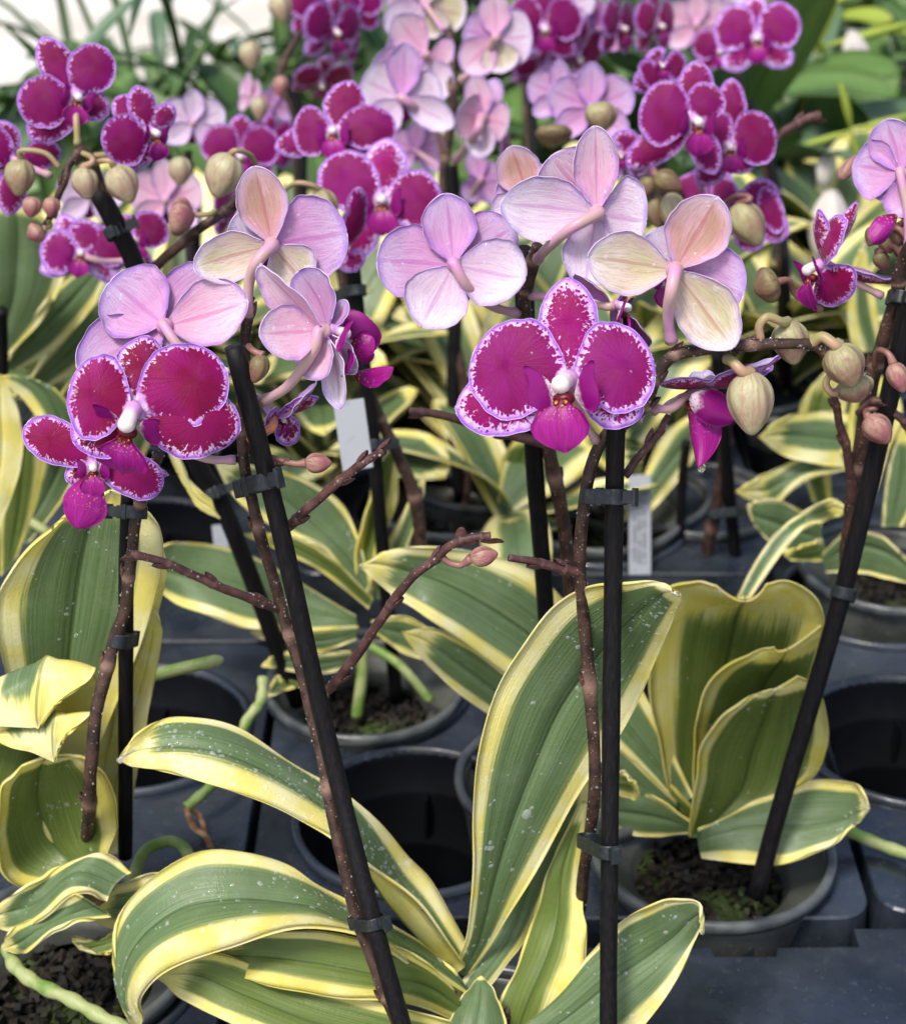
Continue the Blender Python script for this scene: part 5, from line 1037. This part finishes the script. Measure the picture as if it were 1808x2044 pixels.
where = ['under the white lantern blossom','at the right edge under the yellow-green stars','right of the drooping magenta blooms','above the profile bloom','behind the cluster of spotted blooms','between the top purple blooms','behind the top pale blooms','behind the tall brown spike','behind the two magenta blooms in the middle','behind the small buds','behind the single pale bud','behind the three pale buds','at the far left edge','left of the single magenta bloom at top','under the yellow-green star flower','near the top right corner','behind the top right magenta bloom','at the top edge right of centre','at the top right edge','at the top edge right of the middle','at the very top in the middle','behind the topmost pale bloom','behind the arching buds','behind the pink-backed bloom','behind the drooping green bud','behind the lilac bloom','behind the leaning stake','behind the cut stake']
for i, (x, y, Y, L, W, mt) in enumerate(spots):
    bush('broad_leaf_plant', GY(x, y+70, Y), 13, L, W, ([MG[a] for a in mt] if x < 1150 else [MG[mt[0]], MG[1], MG[mt[1]]]), '%s broad-leaved green plant %s' % (('dark', 'glossy', 'dense', 'leafy')[i % 4], where[i]), spread=.10, droop=(.2, .9), hgt=.10)
for i, (x, y, Y, w_) in enumerate(((250,260,2.0,'behind the second magenta bloom from the left'),(420,250,2.1,'behind the white-backed bloom'),(90,290,1.9,'at the far left behind the leftmost bloom'),(570,230,2.2,'behind the slim pink spike'),(330,180,2.4,'just below the pale floor patch'),(500,180,2.3,'under the small pale bud'),(1640,240,1.9,'under the yellow-green star'),(1760,220,2.0,'near the right edge, high up'),(1540,230,2.2,'between two magenta blooms upper right'))):
    bush('small_leaf_plant', GY(x, y+(150 if x < 700 else 60), Y), 34, .085, .024, [MG[1], MG[0], MG[1], MG[2] if x > 1000 else MG[3]], 'bushy plant with small fresh green leaves '+w_, spread=.12, droop=(.1, .9), hgt=.14)
# yellow-green star flowers and white lantern blossom, top right
def star(c, L, n, label):
    p = tag(empty('star_flower', c), label, 'flower', 'yellow-green star flowers at the top right')
    for i in range(n):
        a = 2*math.pi*i/n+.3; dr = Vector((math.cos(a), -.2, math.sin(a)))
        petal(p, 'petal', [MG[2], MG[2]], Vector(c), Vector(c)+dr*L*rnd.uniform(.8, 1.2), (0, -1, .2), L*.12, 's', nt=12, ns=7, curl=-.3)
    return p
star(P(1635,95,1.75), .075, 6, 'yellow-green star flower right of the top right magenta bloom')
star(P(1600,20,1.7), .06, 5, 'yellow-green star flower at the top edge')
star(P(1700,260,1.5), .05, 4, 'yellow-green narrow leaves in a star below the white blossom')
def blossom(x, y, Y, L, W, label, ang=180):
    Y = Y*.92
    c = P(x, y, Y); p = tag(empty('white_blossom', c), label, 'flower', 'white blossoms among the far leaves')
    tipv = UP*math.cos(R_(ang))+RT*math.sin(R_(ang))
    for i in range(4):
        a = i*math.pi/2; n = (FW*math.cos(a)+RT*math.sin(a))
        petal(p, 'petal', [MWHT, MWHT], c+n*W*.15, c+n*W*.1+tipv*L, n, W, 's', nt=14, ns=9, bow=.22, curl=-.05, cup=-.3, c=.5)
for q in ((1592,118,2.0,.056,.030,'white lantern-shaped blossom hanging right of the top right bloom',180),(1680,120,2.0,.05,.028,'small white blossom among leaves at the top right',180),(1655,300,1.6,.03,.016,'little white blossom above the profile bloom',190),(1660,380,1.55,.06,.030,'white funnel blossom at the right under the bent twig',185),(1700,60,1.9,.05,.02,'white blossom near the top edge, right',170)):
    blossom(*q)
# extra far orchid blooms high right edge
# ================================================================ light, sky, camera
w = bpy.data.worlds.new('World'); scene.world = w; w.use_nodes = True; nt_ = w.node_tree; nt_.nodes.clear()
sky = nt_.nodes.new('ShaderNodeTexSky'); sky.sky_type = 'NISHITA'; sky.sun_disc = False
SEL, SAZ = 60., 215.
sky.sun_elevation = R_(SEL); sky.sun_rotation = R_(SAZ); sky.dust_density = 3.; sky.ozone_density = .6; sky.air_density = .8
bg = nt_.nodes.new('ShaderNodeBackground'); bg.inputs[1].default_value = .135; ou = nt_.nodes.new('ShaderNodeOutputWorld')
nt_.links.new(sky.outputs[0], bg.inputs[0]); nt_.links.new(bg.outputs[0], ou.inputs[0])
sd = bpy.data.lights.new('sun', 'SUN'); sd.energy = 2.2; sd.angle = R_(13); sd.color = (1., .95, .87)
so = bpy.data.objects.new('sun', sd); COL.objects.link(so)
az = R_(SAZ); dirv = Vector((math.sin(az)*math.cos(R_(SEL)), math.cos(az)*math.cos(R_(SEL)), math.sin(R_(SEL))))
so.rotation_euler = (-dirv).to_track_quat('-Z', 'Y').to_euler()
cd = bpy.data.cameras.new('camera'); co = bpy.data.objects.new('camera', cd); COL.objects.link(co); scene.camera = co
co.location = CAM; co.rotation_euler = (R_(90-PITCH), 0, 0)
cd.sensor_fit = 'HORIZONTAL'; cd.sensor_width = 36; cd.lens = 36*FPX/W0; cd.clip_start = .02; cd.clip_end = 300
cd.dof.use_dof = True; cd.dof.focus_distance = .665; cd.dof.aperture_fstop = 15
scene.view_settings.view_transform = 'Standard'; scene.view_settings.look = 'None'; scene.view_settings.gamma = 1
scene.view_settings.exposure = 0.72
